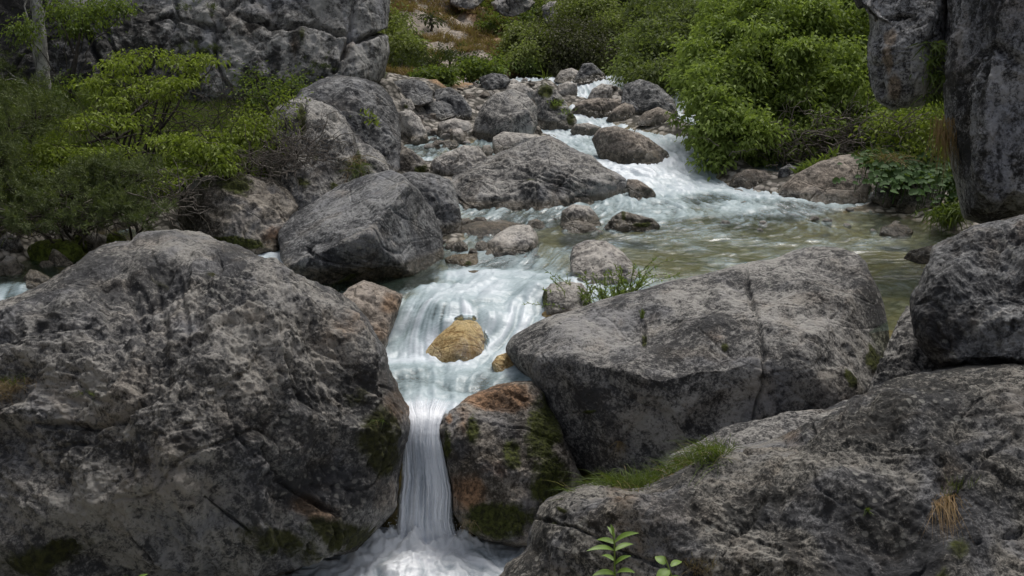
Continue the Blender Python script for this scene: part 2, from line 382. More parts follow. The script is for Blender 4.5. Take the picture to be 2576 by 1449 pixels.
def rock(name, outline, mat='grey', style='rough', label=None, cat='boulder', group=None, D=None, T=None, p=2.3, cuts=(), paint=(), seed=None,
         cen=None, auto_cuts=5, tilt=.55, N=None, wetz=None, amp=1.0, kind=None, bulge=None, sink=.5, cracks=(), ksoft=.028, spots=0):
    poly = np.array(outline, float); seed = seed if seed is not None else (len(ROCK)*7+3)
    vb, vt = poly[:, 1].max(), poly[:, 1].min(); uc = poly[:, 0].mean(); wpx = np.ptp(poly[:, 0]); hpx = vb-vt
    if D is None:
        Dg = hitD(np.clip(uc, -300, 2800), vb-hpx*.10)
        wm = min(wpx, 1.6*hpx)*Dg/FPX
        if T is None: T = wm*.45
        D = (Dg+T*sink, Dg+T*sink+tilt*wm*.8)
    elif T is None: T = min(wpx, 1.6*hpx)*D[0]/FPX*.45
    cen_, R = star(poly, cen=cen)
    if N is None: N = int(np.clip(max(wpx, hpx)/2.516*1.0, 26, 330))
    a = np.linspace(-1, 1, N); A, B = np.meshgrid(a, a)
    gx = A*np.sqrt(1-B*B/2); gy = B*np.sqrt(1-A*A/2); s = np.clip(np.hypot(gx, gy), 0, 1).ravel(); th = np.arctan2(gy, gx).ravel()
    s = s*.45+.55*np.sin(s*np.pi/2)
    tt = (th % (2*np.pi))/(2*np.pi)*len(R); i0 = np.floor(tt).astype(int) % len(R); fr = tt-np.floor(tt)
    rr = R[i0]*(1-fr)+R[(i0+1) % len(R)]*fr
    U = cen_[0]+rr*s*np.cos(th); V = cen_[1]+rr*s*np.sin(th)
    Db = D[0]+(D[1]-D[0])*(vb-V)/max(1, hpx)
    if len(D) > 2: Db = Db+D[2]*(U-cen_[0])/wpx
    prof = (1-np.clip(s, 0, 1)**p)**(1/p)
    Tf = T
    Df = Db-Tf*prof
    if bulge:
        for (bu, bv, ru, rv, am) in bulge: Df = Df-am*np.exp(-((U-bu)/ru)**2-((V-bv)/rv)**2)*prof**.5
    Bk = Db+T*.85*prof
    N2 = N*N; idx = np.arange(N2).reshape(N, N)
    bd = np.zeros((N, N), bool); bd[0] = bd[-1] = True; bd[:, 0] = bd[:, -1] = True
    back = idx+N2; back[bd] = idx[bd]
    Qf = np.stack([idx[:-1, :-1], idx[1:, :-1], idx[1:, 1:], idx[:-1, 1:]], -1).reshape(-1, 4)
    Qb = np.stack([back[:-1, :-1], back[:-1, 1:], back[1:, 1:], back[1:, :-1]], -1).reshape(-1, 4)
    Vw = np.concatenate([P(U, V, Df), P(U, V, Bk)])
    Q = np.concatenate([Qf, Qb])
    # flatten into facets: planes that bite a little off the rounded body
    c0 = P(cen_[0], cen_[1], D[0]*.5+D[1]*.5); L = Vw-c0
    ax = np.array([[1, 0, 0], [0, SP, CP], [0, -CP, SP]])   # right, up, towards the camera
    S = float(np.sqrt(np.ptp(L[:N2]@ax[0])*np.ptp(L[:N2]@ax[1])))
    r_ = np.random.default_rng(seed+5); cl = list(cuts)
    for k in range(auto_cuts):
        cl.append((r_.normal()*.6, abs(r_.normal())*.55, .75+r_.random()*.5, .76+r_.random()*.14))
    for (cx, cy, cz, off) in cl:
        n = cx*ax[0]+cy*ax[1]+cz*ax[2]; n = n/np.linalg.norm(n)
        d = L@n; h = off*d[:N2].max(); e = d-h; k = ksoft*S
        L = L-n*(np.where(e/k > 20, e, k*np.log1p(np.exp(np.clip(e/k, -30, 20))))*.96)[:, None]
    Vw = c0+L
    Nn = vnormals(Vw, Q)
    h = rough(Vw, S, style, seed)*amp
    rim = np.concatenate([sstep(1.0, .90, s), sstep(1.0, .90, s)])*.65+.35
    hh = h*rim
    uf, vf = np.concatenate([U, U]), np.concatenate([V, V])
    for (pts, w, dp) in cracks:                    # a cleft along a line of picture points
        pts = np.array(pts, float); best = np.full(len(uf), 1e9)
        for q0, q1 in zip(pts[:-1], pts[1:]):
            e = q1-q0; tpar = np.clip(((uf-q0[0])*e[0]+(vf-q0[1])*e[1])/(e@e), 0, 1)
            best = np.minimum(best, np.hypot(uf-q0[0]-tpar*e[0], vf-q0[1]-tpar*e[1])+6*pn(Vw*6, seed))
        hh = hh-dp*sstep(w, 0, best)
    Vw = Vw+Nn*hh[:, None]
    col = np.zeros((len(Vw), 3)); lite = np.zeros(len(Vw))
    if spots:
        r2 = np.random.default_rng(seed+77); paint = list(paint)
        for k in range(spots):
            j = r2.integers(0, N2); ch = 'ddldwl'[k % 6]; sc = wpx*r2.uniform(.02, .07); paint.append((ch, U[j], V[j], sc*r2.uniform(.7, 1.6), sc*r2.uniform(.5, 1.3), r2.uniform(.35, .8)*(.5 if ch == 'w' else 1)))
    for (ch, pu, pv, ru, rv, am) in paint:
        g = am*np.clip(1.25-np.hypot((uf-pu)/ru, (vf-pv)/rv), 0, 1)
        if ch == 'l': lite = np.maximum(lite, g)
        else: col[:, 'mwd'.index(ch)] = np.maximum(col[:, 'mwd'.index(ch)], g)
    for (pts, w, dp) in cracks:
        pts = np.array(pts, float); best = np.full(len(uf), 1e9)
        for q0, q1 in zip(pts[:-1], pts[1:]):
            e = q1-q0; tpar = np.clip(((uf-q0[0])*e[0]+(vf-q0[1])*e[1])/(e@e), 0, 1)
            best = np.minimum(best, np.hypot(uf-q0[0]-tpar*e[0], vf-q0[1]-tpar*e[1]))
        col[:, 2] = np.maximum(col[:, 2], sstep(w, 0, best)*.35)
    mk = sstep(.45, .8, col[:, 0]+.5*pn(Vw*7, 3)*(col[:, 0] > .05))*(S > .25)
    if mk.any(): Vw = Vw+Nn*(mk*(.010+.007*fbm(Vw*34, 2, 8)))[:, None]
    yy = Vw[:, 1]
    if wetz is None: wl = np.where(yy < 9.8, 0.0, WZ(Vw[:, 0], yy)) if S < 6 else np.full(len(yy), -9.)
    else: wl = np.full(len(yy), wetz)
    wet = sstep(.26, .02, Vw[:, 2]-wl)
    base = c0.copy(); base[2] = Vw[:, 2].min()
    o = mesh(name, Vw, Q, M[mat], attrs={'paint': col, 'lite': lite, 'wet': wet}, loc=base)
    o['cen'] = 0; del o['cen']
    tag(o, label, cat, group, kind)
    pu, pv, pD = proj(Vw[:N2]); ROCK[label] = (Vw[:N2], Nn[:N2], pu, pv, pD)
    return o
def on_rock(key, u, v):
    for k, r in ROCK.items():
        if key in k:
            d = (r[2]-u)**2+(r[3]-v)**2; c = np.argsort(d)[:6]; i = c[np.argmin(r[4][c])]
            return r[0][i], r[1][i]
    raise KeyError(key)

# --- the great boulders in front
rock('boulder', [(-260,900),(-160,800),(0,762),(60,735),(130,700),(190,664),(225,640),(262,624),(330,612),(352,592),(400,582),(450,579),(510,590),(560,606),(640,638),(710,672),(770,708),(850,748),(900,792),(942,845),(962,880),(975,925),(1000,990),(1020,1032),(1027,1080),(1014,1140),(1006,1200),(1004,1285),(958,1330),(890,1376),(780,1412),(640,1455),(440,1500),(300,1520),(0,1500),(-200,1450),(-300,1200)],
     'near', 'rough', 'huge rough grey boulder filling the lower left, left of the waterfall', D=(9.6, 10.9, .35), T=2.1, cen=(470,1060), auto_cuts=2, N=440, p=2.1,
     cuts=[(-.15,.85,.55,.80),(.75,.15,.65,.82),(-.5,-.1,.85,.86),(.05,-.5,.86,.86)], seed=11, wetz=-.02, spots=26,
     paint=[('m',975,1100,40,110,.8),('m',985,1150,30,60,.9),('m',930,1000,30,50,.5),('w',1000,1020,40,60,.8),('w',870,1280,45,55,.8),('w',985,1250,30,80,.35),('w',870,830,70,50,.42),('w',1000,960,30,60,.4),
            ('d',880,1230,140,90,.75),('d',450,1090,110,70,.7),('d',560,1180,90,80,.5),('m',720,1360,130,50,.75),('m',880,1340,90,55,.8),('d',80,1050,110,90,.6),('m',60,1430,160,45,.75),('m',520,650,26,7,.6),('m',380,632,60,6,.5),('m',570,663,20,9,.6),
            ('l',800,700,100,50,.5),('l',450,600,110,25,.7),('l',230,1010,40,70,.7),('l',620,1300,80,90,.45),('l',420,1400,60,40,.5),('l',740,1180,100,80,.4),('l',160,900,70,60,.35),('w',760,900,130,80,.20),('w',650,1200,120,60,.18)],
     cracks=[([(0,1005),(60,985),(180,985),(280,950),(360,905)],16,.10),([(870,860),(905,930),(960,1000)],10,.06),([(760,1120),(860,1230),(900,1290)],14,.07),([(300,650),(322,760),(300,900)],24,.035),([(362,640),(386,740),(372,900)],18,.025),([(250,690),(262,800),(230,900)],22,.025),([(430,640),(450,800),(420,960)],12,.03),([(470,1330),(560,1290),(650,1350)],9,.05),([(620,960),(700,1100),(820,1180)],10,.04)])
rock('boulder', [(1274,880),(1290,852),(1340,820),(1400,792),(1500,762),(1600,732),(1700,700),(1780,682),(1860,665),(1905,658),(1950,648),(2000,624),(2060,608),(2110,614),(2160,632),(2186,655),(2200,700),(2225,760),(2242,800),(2253,850),(2250,890),(2225,950),(2205,1010),(2150,1120),(1950,1190),(1750,1215),(1560,1225),(1480,1200),(1440,1180),(1408,1110),(1380,1030),(1340,970),(1295,925)],
     'grey', 'smooth', 'big rounded grey boulder in the right centre with a worn top and an undercut tip', D=(10.0, 11.7, -.62), T=1.15, cen=(1790,930), auto_cuts=1, N=380, p=2.2,
     cuts=[(-.10,.90,.42,.66),(.08,.04,1.0,.68),(-.60,-.30,.75,.72)], ksoft=.014, amp=1.5, bulge=[(1960,720,70,50,-.30),(1560,830,160,40,-.10)], seed=22, wetz=.2, spots=20,
     paint=[('l',1500,800,230,60,.55),('l',1850,700,60,30,.5),('l',2000,700,110,60,.4),('l',1560,1130,110,70,.55),('d',1380,900,80,40,.35),('m',1617,800,9,28,.9),('m',1822,822,16,14,.8),('m',1445,1060,22,9,.7),('m',2240,900,14,70,.8),('m',2175,940,16,40,.8),('w',2170,1010,50,40,.45),('l',2050,760,100,80,.35),('d',1820,760,40,40,.4)],
     cracks=[([(1878,670),(1905,760),(1925,860),(1955,970),(1945,1080)],8,.05),([(1617,770),(1615,850)],7,.04),([(2060,620),(2150,640)],8,.03)])
rock('boulder', [(1098,1075),(1116,1040),(1180,996),(1240,972),(1300,961),(1338,960),(1364,990),(1404,1060),(1445,1150),(1470,1215),(1440,1300),(1380,1365),(1300,1375),(1220,1360),(1165,1330),(1145,1290),(1138,1220),(1122,1150),(1104,1110)],
     'brown', 'rough', 'squarish brown boulder with green moss right beside the waterfall', D=(10.15, 10.75, 0), T=.55, auto_cuts=2, p=2.8, amp=.6, seed=33, wetz=.0, N=300, cuts=[(-.05,.7,.7,.90),(.1,.05,1,.8)], ksoft=.015,
     paint=[('w',1230,990,120,34,1.3),('w',1180,1240,60,60,.8),('w',1250,1180,70,40,.35),('w',1170,1060,25,60,.4),('m',1370,1080,55,120,.85),('m',1290,1140,35,70,.8),('m',1190,1080,25,50,.75),('m',1260,1310,120,55,1.0),('m',1400,1220,70,100,.85),('m',1130,1120,20,60,.8),('l',1240,1060,55,50,.6),('l',1205,1215,25,18,.6),('d',1420,1180,50,120,.5),('w',1135,1060,9,15,.7)])
rock('rock_slab', [(1225,1500),(1262,1440),(1285,1408),(1322,1386),(1322,1345),(1345,1290),(1364,1255),(1440,1226),(1520,1214),(1560,1228),(1640,1212),(1700,1190),(1800,1142),(1880,1122),(1960,1100),(2050,1062),(2130,1030),(2200,985),(2250,955),(2330,938),(2420,924),(2600,905),(2900,900),(3200,1100),(3200,1700),(2600,1900),(1800,1800),(1300,1650)],
     'slab', 'rough', 'dark speckled rock slab rising across the lower right corner', 'rock', D=(7.6, 8.9, .3), T=2.6, cen=(2150,1420), auto_cuts=0, N=520, p=2.0, seed=44, wetz=-1, amp=.72, spots=44,
     cuts=[(-.1,.80,.6,.70),(-.5,.35,.75,.80)],
     paint=[('m',2385,1310,34,55,.8),('d',2370,1260,50,90,.6),('m',2440,1240,40,40,.7),('d',2340,1290,60,90,.5),('m',2620,1050,30,16,.6),('m',1408,1278,14,7,.7),('m',1383,1310,8,9,.7),('d',2330,1420,40,20,.6),('l',1400,1280,60,40,.35),('l',2250,1000,60,60,.25),('m',1970,1105,0.1,0.1,0)],
     cracks=[([(1330,1300),(1500,1330),(1660,1300),(1750,1305)],7,.04),([(1800,1290),(1920,1200),(2050,1090)],6,.035),([(1745,1449),(1770,1340),(1900,1300)],6,.035),([(2400,1150),(2500,1080),(2576,1060)],6,.03),([(1420,1449),(1560,1420),(1640,1400)],8,.04),([(2350,1250),(2180,1290),(2060,1370)],6,.03),([(2480,1230),(2600,1210)],8,.04)])
rock('boulder', [(2294,790),(2300,745),(2316,715),(2340,652),(2350,620),(2400,598),(2450,575),(2520,560),(2600,540),(2760,540),(2860,700),(2800,900),(2600,960),(2460,935),(2370,918),(2330,885),(2302,840)],
     'slate', 'rough', 'rounded dark grey boulder at the right edge, standing on the slab', D=(8.9, 9.7, 0), T=1.0, auto_cuts=2, p=2.5, seed=55, wetz=-1, N=330, amp=.9, spots=18,
     cuts=[(-.2,.85,.5,.80)], paint=[('l',2540,700,50,30,.3),('l',2560,640,70,50,.55),('d',2450,840,120,60,.4),('l',2380,760,40,60,.2)])
rock('boulder', [(2180,1010),(2200,950),(2225,900),(2240,862),(2262,800),(2280,766),(2300,775),(2345,850),(2400,930),(2440,990),(2400,1080),(2250,1090)],
     'grey', 'rough', 'light grey pointed rock wedged between the big right boulder and the dark edge boulder', D=(9.3, 10.3, 0), T=.35, auto_cuts=2, seed=56, wetz=-1)
rock('boulder', [(1640,1225),(1680,1150),(1740,1112),(1810,1080),(1900,1056),(2000,1040),(2100,1030),(2190,1000),(2230,1040),(2200,1140),(1950,1230),(1750,1270)],
     'grey', 'strata', 'low grey rock ledge lying behind the dark slab, below the big right boulder', D=(8.7, 9.7, 0), T=.3, auto_cuts=1, seed=57, wetz=-1)
rock('boulder', [(850,752),(880,722),(915,705),(950,715),(985,730),(1012,742),(1004,775),(990,815),(975,860),(962,905),(930,930),(880,880),(840,800)],
     'tan', 'rough', 'tan and pink angular rock at the left side of the cascade', D=(11.6, 12.5, 0), T=.5, amp=.6, seed=61, wetz=1.0, paint=[('w',985,760,30,35,.8),('w',960,830,30,60,.55),('l',900,745,50,40,.7),('m',858,775,14,40,.7)])
rock('boulder', [(1048,915),(1075,872),(1108,828),(1140,795),(1168,778),(1198,782),(1220,812),(1232,855),(1222,895),(1170,935),(1120,945),(1062,935)],
     'ochre', 'smooth', 'yellow ochre rock in the middle of the cascade with water pouring over it', D=(11.5, 12.25, 0), T=.36, amp=.45, seed=62, wetz=.6, auto_cuts=1, cuts=[(-.45,.6,.65,.72)], paint=[('d',1180,890,50,26,.6),('d',1215,870,20,40,.5),('l',1165,815,20,20,.6)])
rock('boulder', [(1236,915),(1250,895),(1290,880),(1310,905),(1280,940),(1245,940)], 'ochre', 'smooth', 'small orange rock under the tip of the big right boulder', D=(11.2, 11.4, 0), T=.15, seed=63, wetz=.9)
# --- around the pool lip
rock('boulder', [(698,610),(703,575),(738,540),(792,503),(850,470),(920,438),(985,426),(1012,440),(1050,478),(1090,530),(1112,585),(1120,640),(1105,668),(1060,688),(1000,700),(940,722),(880,745),(845,748),(800,725),(742,692),(708,658)],
     'slate', 'strata', 'large dark slate boulder leaning over the stream, left of the small cobbles', D=(13.2, 14.5, -.1), T=1.25, p=3.2, auto_cuts=0, amp=.8, seed=71, cuts=[(-.42,.80,.42,.46),(.82,.22,.52,.50),(-.25,-.12,.96,.58),(.2,-.6,.75,.72)], ksoft=.007, N=260, wetz=1.42,
     paint=[('d',830,600,130,50,.5),('d',1000,650,90,40,.6),('l',770,660,60,50,.4),('l',970,455,70,40,.9),('l',850,495,110,40,.75),('l',1075,560,40,80,.35),('m',850,740,40,15,.7),('l',960,570,60,60,.25)],  # pale patches along the top paint the lit upper face into the colour
     cracks=[([(735,560),(790,640),(850,700)],7,.04)])
rock('boulder', [(1000,440),(1030,430),(1090,438),(1130,452),(1150,485),(1160,550),(1163,595),(1130,620),(1085,615),(1050,560),(1010,500)],
     'slate', 'strata', 'layered bluish grey rock squeezed behind the dark slate boulder', D=(14.7, 15.3, 0), T=.4, seed=72, paint=[('l',1080,460,50,20,.5)])
rock('boulder', [(1125,460),(1150,425),(1200,410),(1262,385),(1330,352),(1385,343),(1422,364),(1455,384),(1490,398),(1532,425),(1572,450),(1591,487),(1592,522),(1570,548),(1510,562),(1400,566),(1280,562),(1200,560),(1160,556),(1150,520),(1130,490)],
     'grey', 'strata', 'wide grey humped boulder in the middle of the picture beside the rapids', D=(16.1, 17.9, .1), T=1.2, p=2.2, auto_cuts=5, ksoft=.010, seed=73, N=280, amp=1.25, cuts=[(-.25,.85,.45,.70),(.35,.25,.9,.72)], wetz=1.6,
     paint=[('l',1530,500,60,50,.6),('l',1380,520,80,30,.5),('l',1300,470,80,30,.3),('d',1400,440,90,30,.4),('d',1200,520,60,30,.3),('m',1330,430,24,9,.6),('w',1370,535,120,14,.3)])
rock('boulder', [(1152,585),(1160,568),(1200,556),(1270,553),(1320,566),(1335,590),(1280,640),(1230,650),(1190,640),(1165,620)], 'tan', 'smooth', 'flat pinkish slab tucked behind the pale wedge rock at the pool lip', D=(14.6, 15.3, 0), T=.35, seed=74, paint=[('l',1240,560,90,12,.6)])
rock('boulder', [(1205,672),(1212,645),(1228,610),(1250,588),(1290,566),(1330,563),(1350,585),(1357,615),(1350,650),(1320,672),(1260,682),(1225,682)],
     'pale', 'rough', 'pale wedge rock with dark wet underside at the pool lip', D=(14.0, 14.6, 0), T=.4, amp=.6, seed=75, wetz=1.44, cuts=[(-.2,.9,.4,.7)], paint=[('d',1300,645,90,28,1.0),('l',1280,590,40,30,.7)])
rock('boulder', [(1434,650),(1440,622),(1470,608),(1522,607),(1556,626),(1590,662),(1612,700),(1625,735),(1590,765),(1530,768),(1480,745),(1450,710),(1436,680)],
     'pale', 'rough', 'pinkish grey rock standing in the stream between the lip and the big right boulder', D=(12.45, 13.3, 0), T=.45, amp=.7, seed=76, wetz=1.36, cuts=[(-.3,.7,.6,.75)], paint=[('d',1570,660,35,30,.5),('l',1500,640,35,30,.5)])
rock('boulder', [(1366,760),(1370,732),(1385,714),(1420,708),(1462,712),(1485,740),(1500,790),(1450,812),(1400,812),(1372,790)], 'pale', 'rough', 'small pale rock with a mossy side under the willow sprigs', D=(12.0, 12.5, 0), T=.3, amp=.6, seed=77, wetz=1.25, paint=[('m',1372,750,10,30,1.0),('w',1430,780,40,15,.35)])
rock('boulder', [(1362,790),(1372,780),(1395,786),(1398,800),(1368,804)], 'ochre', 'smooth', 'tiny orange stone beneath the small pale rock', D=(12.0, 12.1, 0), T=.08, seed=78, wetz=1)
rock('boulder', [(1118,650),(1140,640),(1200,638),(1206,672),(1170,686),(1135,684)], 'ochre', 'rough', 'brownish mossy stone at the foot of the cobbles above the cascade', D=(13.7, 13.9, 0), T=.15, amp=.5, seed=79, paint=[('m',1180,660,15,12,.6)])
rock('boulder', [(1160,690),(1175,680),(1210,680),(1216,690),(1190,700)], 'ochre', 'smooth', 'yellow stone just breaking the surface above the cascade', D=(13.4, 13.5, 0), T=.12, seed=80)
# --- background boulders (depth found from where they meet the ground)
BG = [
 ('grey','smooth',[(1185,360),(1193,300),(1212,262),(1242,236),(1290,222),(1325,235),(1352,270),(1352,312),(1338,345),(1290,352),(1240,345),(1205,378)],'tall dark dome boulder behind the wide humped one',dict(paint=[('d',1290,260,60,30,.5),('l',1290,225,30,12,.3)])),
 ('grey','rough',[(1332,340),(1338,300),(1350,265),(1338,240),(1366,207),(1392,220),(1422,256),(1452,306),(1446,325),(1400,335),(1360,338)],'pyramid boulder with a mossy peak, right of the dark dome',dict(paint=[('m',1372,225,26,20,.9),('m',1400,255,28,20,.7),('m',1440,295,14,30,.7)],amp=.7)),
 ('pale','rough',[(1268,250),(1272,210),(1292,197),(1318,213),(1352,232),(1358,262),(1310,270)],'pale pointed rock peeking out behind the dark dome',dict(amp=.6)),
 ('slate','rough',[(1206,195),(1240,184),(1272,188),(1284,202),(1272,220),(1240,228),(1212,228)],'dark blocky boulder at the foot of the far bushes',dict(amp=.6)),
 ('slate','smooth',[(974,232),(984,208),(1012,199),(1040,198),(1068,206),(1088,230),(1090,256),(1060,268),(1000,266),(978,250)],'rounded bluish boulder at the upper left of the boulder field',{}),
 ('slate','rough',[(1090,245),(1096,224),(1132,219),(1162,240),(1188,276),(1188,302),(1150,308),(1110,290)],'dark slanting boulder left of the bare gravel gap',dict(amp=.6)),
 ('slate','smooth',[(1048,285),(1056,262),(1082,254),(1112,252),(1142,264),(1148,290),(1112,308),(1072,310)],'oval dark boulder lying over the pale ones',{}),
 ('pale','strata',[(1002,330),(1000,284),(1030,276),(1056,294),(1074,330),(1082,356),(1050,374),(1010,374)],'grey boulder with contorted pale bands',dict(seed=205)),
 ('pale','rough',[(996,262),(1006,248),(1034,252),(1046,272),(1032,284),(1004,280)],'white and mossy stone under the rounded bluish boulder',dict(paint=[('m',1020,265,22,12,.6),('l',1010,262,15,10,.8)])),
 ('brown','rough',[(1002,400),(1004,360),(1040,380),(1070,405),(1080,430),(1064,444),(1010,446)],'dark mossy wedge rock beside the small left trickle',dict(amp=.6,paint=[('m',1060,425,25,18,.8)])),
 ('pale','rough',[(1078,438),(1088,404),(1120,384),(1168,367),(1202,370),(1226,396),(1228,416),(1182,434),(1132,450),(1096,452)],'pale cracked boulder left of the wide humped one',dict(amp=.7,paint=[('d',1100,425,20,25,.7)])),
 ('pale','smooth',[(1098,340),(1102,308),(1145,297),(1182,306),(1192,328),(1182,350),(1120,352)],'pale squarish boulder in the cobble field',{}),
 ('white','smooth',[(1130,350),(1134,328),(1158,322),(1172,340),(1170,362),(1140,364)],'small white stone in front of the pale squarish boulder',{}),
 ('tan','smooth',[(1110,370),(1120,354),(1146,352),(1156,366),(1140,378)],'reddish stone above the left trickle',{}),
 ('pale','smooth',[(1238,395),(1240,345),(1265,331),(1312,335),(1350,340),(1380,348),(1345,378),(1290,402)],'light grey slab leaning on the dark dome',{}),
 ('white','smooth',[(1208,385),(1215,366),(1232,364),(1242,380),(1236,394),(1214,396)],'little pale round cobble near the dark dome',{}),
 ('tan','smooth',[(1334,335),(1342,316),(1356,318),(1366,334),(1350,342)],'tiny orange and white stone at the foot of the pyramid boulder',{}),
 ('pale','smooth',[(1434,330),(1446,312),(1478,308),(1512,320),(1520,338),(1490,346),(1442,344)],'flat light rock in the rapids next to the pyramid boulder',{}),
 ('tan','strata',[(1486,350),(1508,326),(1546,317),(1592,330),(1640,352),(1680,382),(1694,406),(1672,422),(1600,428),(1548,420),(1506,396)],'tan banded boulder in midstream with foam around it',dict(wetz=1.86,paint=[('w',1560,405,80,14,.4)])),
 ('tan','rough',[(1430,285),(1456,256),(1500,246),(1552,250),(1592,256),(1602,282),(1570,302),(1500,304),(1446,300)],'low broken rocks splitting the upper rapids',dict(amp=.6)),
 ('tan','smooth',[(1524,304),(1542,276),(1572,258),(1594,262),(1612,302),(1604,312),(1550,314)],'brown pointed rock behind the upper rapids',{}),
 ('pale','rough',[(1474,255),(1490,225),(1512,211),(1542,214),(1552,236),(1548,258),(1500,262)],'grey angular rock right of the top of the rapids',dict(amp=.6)),
 ('slate','rough',[(1560,265),(1570,210),(1610,200),(1655,215),(1695,250),(1710,300),(1690,312),(1640,310),(1610,300),(1580,275)],'dark shaded rock wall under the right bank bushes',dict(amp=.7)),
 ('tan','smooth',[(1600,312),(1620,282),(1655,268),(1695,285),(1706,314),(1660,322)],'sloping brown rock under the dark wall at the right bank',{}),
 ('pale','smooth',[(1394,238),(1404,214),(1430,204),(1452,210),(1454,240),(1420,248)],'grey stone splashed by the top of the rapids',{}),
 ('pale','smooth',[(1392,205),(1410,178),(1438,171),(1466,184),(1474,210),(1430,214)],'pale rounded boulder furthest up the stream',{}),
 ('slate','rough',[(1440,205),(1466,160),(1490,158),(1520,185),(1530,212),(1480,214)],'shadowy triangular rock under the far thicket',dict(amp=.6)),
 ('tan','smooth',[(1574,470),(1578,450),(1604,452),(1640,474),(1652,492),(1620,506),(1590,508)],'tan rounded rock at the right foot of the wide humped boulder',{}),
 ('pale','rough',[(1408,572),(1412,530),(1440,514),(1482,518),(1502,540),(1514,566),(1490,582),(1440,580)],'grey and pink rock in the shallows of the pool',dict(amp=.5)),
 ('white','smooth',[(1410,585),(1420,560),(1456,554),(1490,562),(1506,580),(1480,592),(1430,592)],'low pinkish white stone at the edge of the pool',{}),
 ('brown','rough',[(1516,578),(1540,546),(1566,531),(1602,540),(1642,550),(1662,568),(1650,582),(1590,584),(1540,588)],'mossy low rock pointing into the pool',dict(amp=.6,paint=[('m',1620,562,35,10,.8),('m',1568,540,10,20,.6),('l',1560,560,30,12,.8)])),
 ('white','smooth',[(1322,575),(1330,556),(1350,549),(1368,558),(1374,576),(1350,582)],'smooth white cobble in the pool shallows',{}),
 ('tan','smooth',[(2210,592),(2216,572),(2250,561),(2282,566),(2300,584),(2290,600),(2240,602)],'rounded pinkish stone lying in the right side of the pool',{}),
 ('tan','smooth',[(2270,650),(2290,628),(2340,618),(2400,622),(2430,650),(2380,668),(2310,664)],'flat yellowish stone half under water near the right edge boulder',{}),
 ('tan','smooth',[(1955,500),(1966,468),(2000,440),(2060,405),(2110,391),(2150,387),(2172,410),(2194,470),(2190,525),(2120,532),(2000,528),(1962,516)],'large brown boulder on the right bank of the pool',dict(tilt=.4,amp=1.1)),
 ('grey','rough',[(2186,500),(2205,465),(2234,440),(2262,445),(2284,480),(2276,520),(2220,530)],'grey rock right of the large brown bank boulder',dict(amp=.6)),
 ('grey','rough',[(2250,530),(2262,500),(2296,475),(2345,448),(2370,480),(2368,540),(2300,545)],'grey sloping rock half under the butterbur leaves',dict(amp=.6)),
 ('slate','smooth',[(1955,445),(1960,425),(1985,412),(2012,425),(2010,450)],'dark small rock in the shadow behind the brown bank boulder',{}),
 ('tan','smooth',[(1835,465),(1845,440),(1880,425),(1925,430),(1960,455),(1950,475),(1890,480)],'low wet rocks under the great bush at the water edge',{}),
 ('tan','smooth',[(1755,400),(1762,375),(1790,362),(1815,378),(1812,410)],'brown rock under the tip of the great bush',{}),
 ('pale','smooth',[(120,668),(121,650),(132,625),(142,628),(165,645),(186,662),(170,674)],'small pyramid stone in the left brook',dict(auto_cuts=8)),
 ('pale','rough',[(52,740),(58,700),(76,678),(92,680),(122,695),(142,715),(130,740)],'pinkish white rock in the left brook above the small fall',dict(amp=.5)),
 ('pale','rough',[(-12,695),(2,660),(18,643),(38,648),(58,678),(50,700)],'pale rock at the left edge by the brook',dict(amp=.5)),
 ('white','smooth',[(96,668),(104,656),(124,655),(138,664),(130,676),(104,676)],'small rough white stone beside the pyramid stone',{}),
 ('moss','smooth',[(50,650),(70,622),(100,608),(150,604),(190,606),(208,632),(215,652),(150,664),(80,664)],'broad mossy green mound on the left brook bank',dict(paint=[('m',130,640,130,60,1.3)],cat='mossy rock')),
 ('moss','rough',[(265,628),(272,594),(292,586),(312,598),(322,622),(312,640),(280,642)],'small bright mossy stone right of the broken grey stone',dict(paint=[('m',292,610,50,50,1.2)],cat='mossy rock')),
 ('moss','rough',[(178,622),(186,596),(210,584),(232,592),(236,622),(205,640)],'dark mossy lump behind the broad green mound',dict(paint=[('m',210,610,45,45,.8)],cat='mossy rock')),
 ('pale','rough',[(208,610),(212,584),(250,588),(270,596),(266,624),(248,644),(226,640)],'broken grey stone between the mossy lumps',dict(amp=.6)),
 ('grey','rough',[(-10,640),(-8,600),(20,584),(50,598),(60,625),(40,650)],'grey rock at the far left under the pine boughs',dict(amp=.6)),
 ('grey','rough',[(95,608),(104,575),(124,568),(142,582),(142,606),(118,612)],'faint grey rock in the shade under the pine boughs',dict(amp=.6)),
 ('white','smooth',[(1118,625),(1124,610),(1142,606),(1150,622),(1138,632)],'leftmost of the round cobbles below the slate boulder',dict(group='round cobbles by the pool lip')),
 ('pale','smooth',[(1132,632),(1140,612),(1160,603),(1176,616),(1180,634),(1156,642)],'largest grey cobble below the pinkish slab',dict(group='round cobbles by the pool lip')),
 ('white','smooth',[(1194,628),(1198,610),(1212,604),(1228,612),(1226,632),(1208,638)],'round pink white cobble leaning on the pale wedge rock',dict(group='round cobbles by the pool lip')),
 ('pale','smooth',[(1176,640),(1182,624),(1196,626),(1204,638),(1190,646)],'small brown cobble between the grey and pink ones',dict(group='round cobbles by the pool lip')),
 ('white','smooth',[(1148,560),(1156,550),(1178,548),(1192,556),(1184,568),(1158,570)],'flat white cobble on the back of the pinkish slab',dict(group='round cobbles by the pool lip')),
 ('white','smooth',[(1186,556),(1196,546),(1218,546),(1228,556),(1212,564)],'small white cobble in the yellow shallows',dict(group='round cobbles by the pool lip')),
]
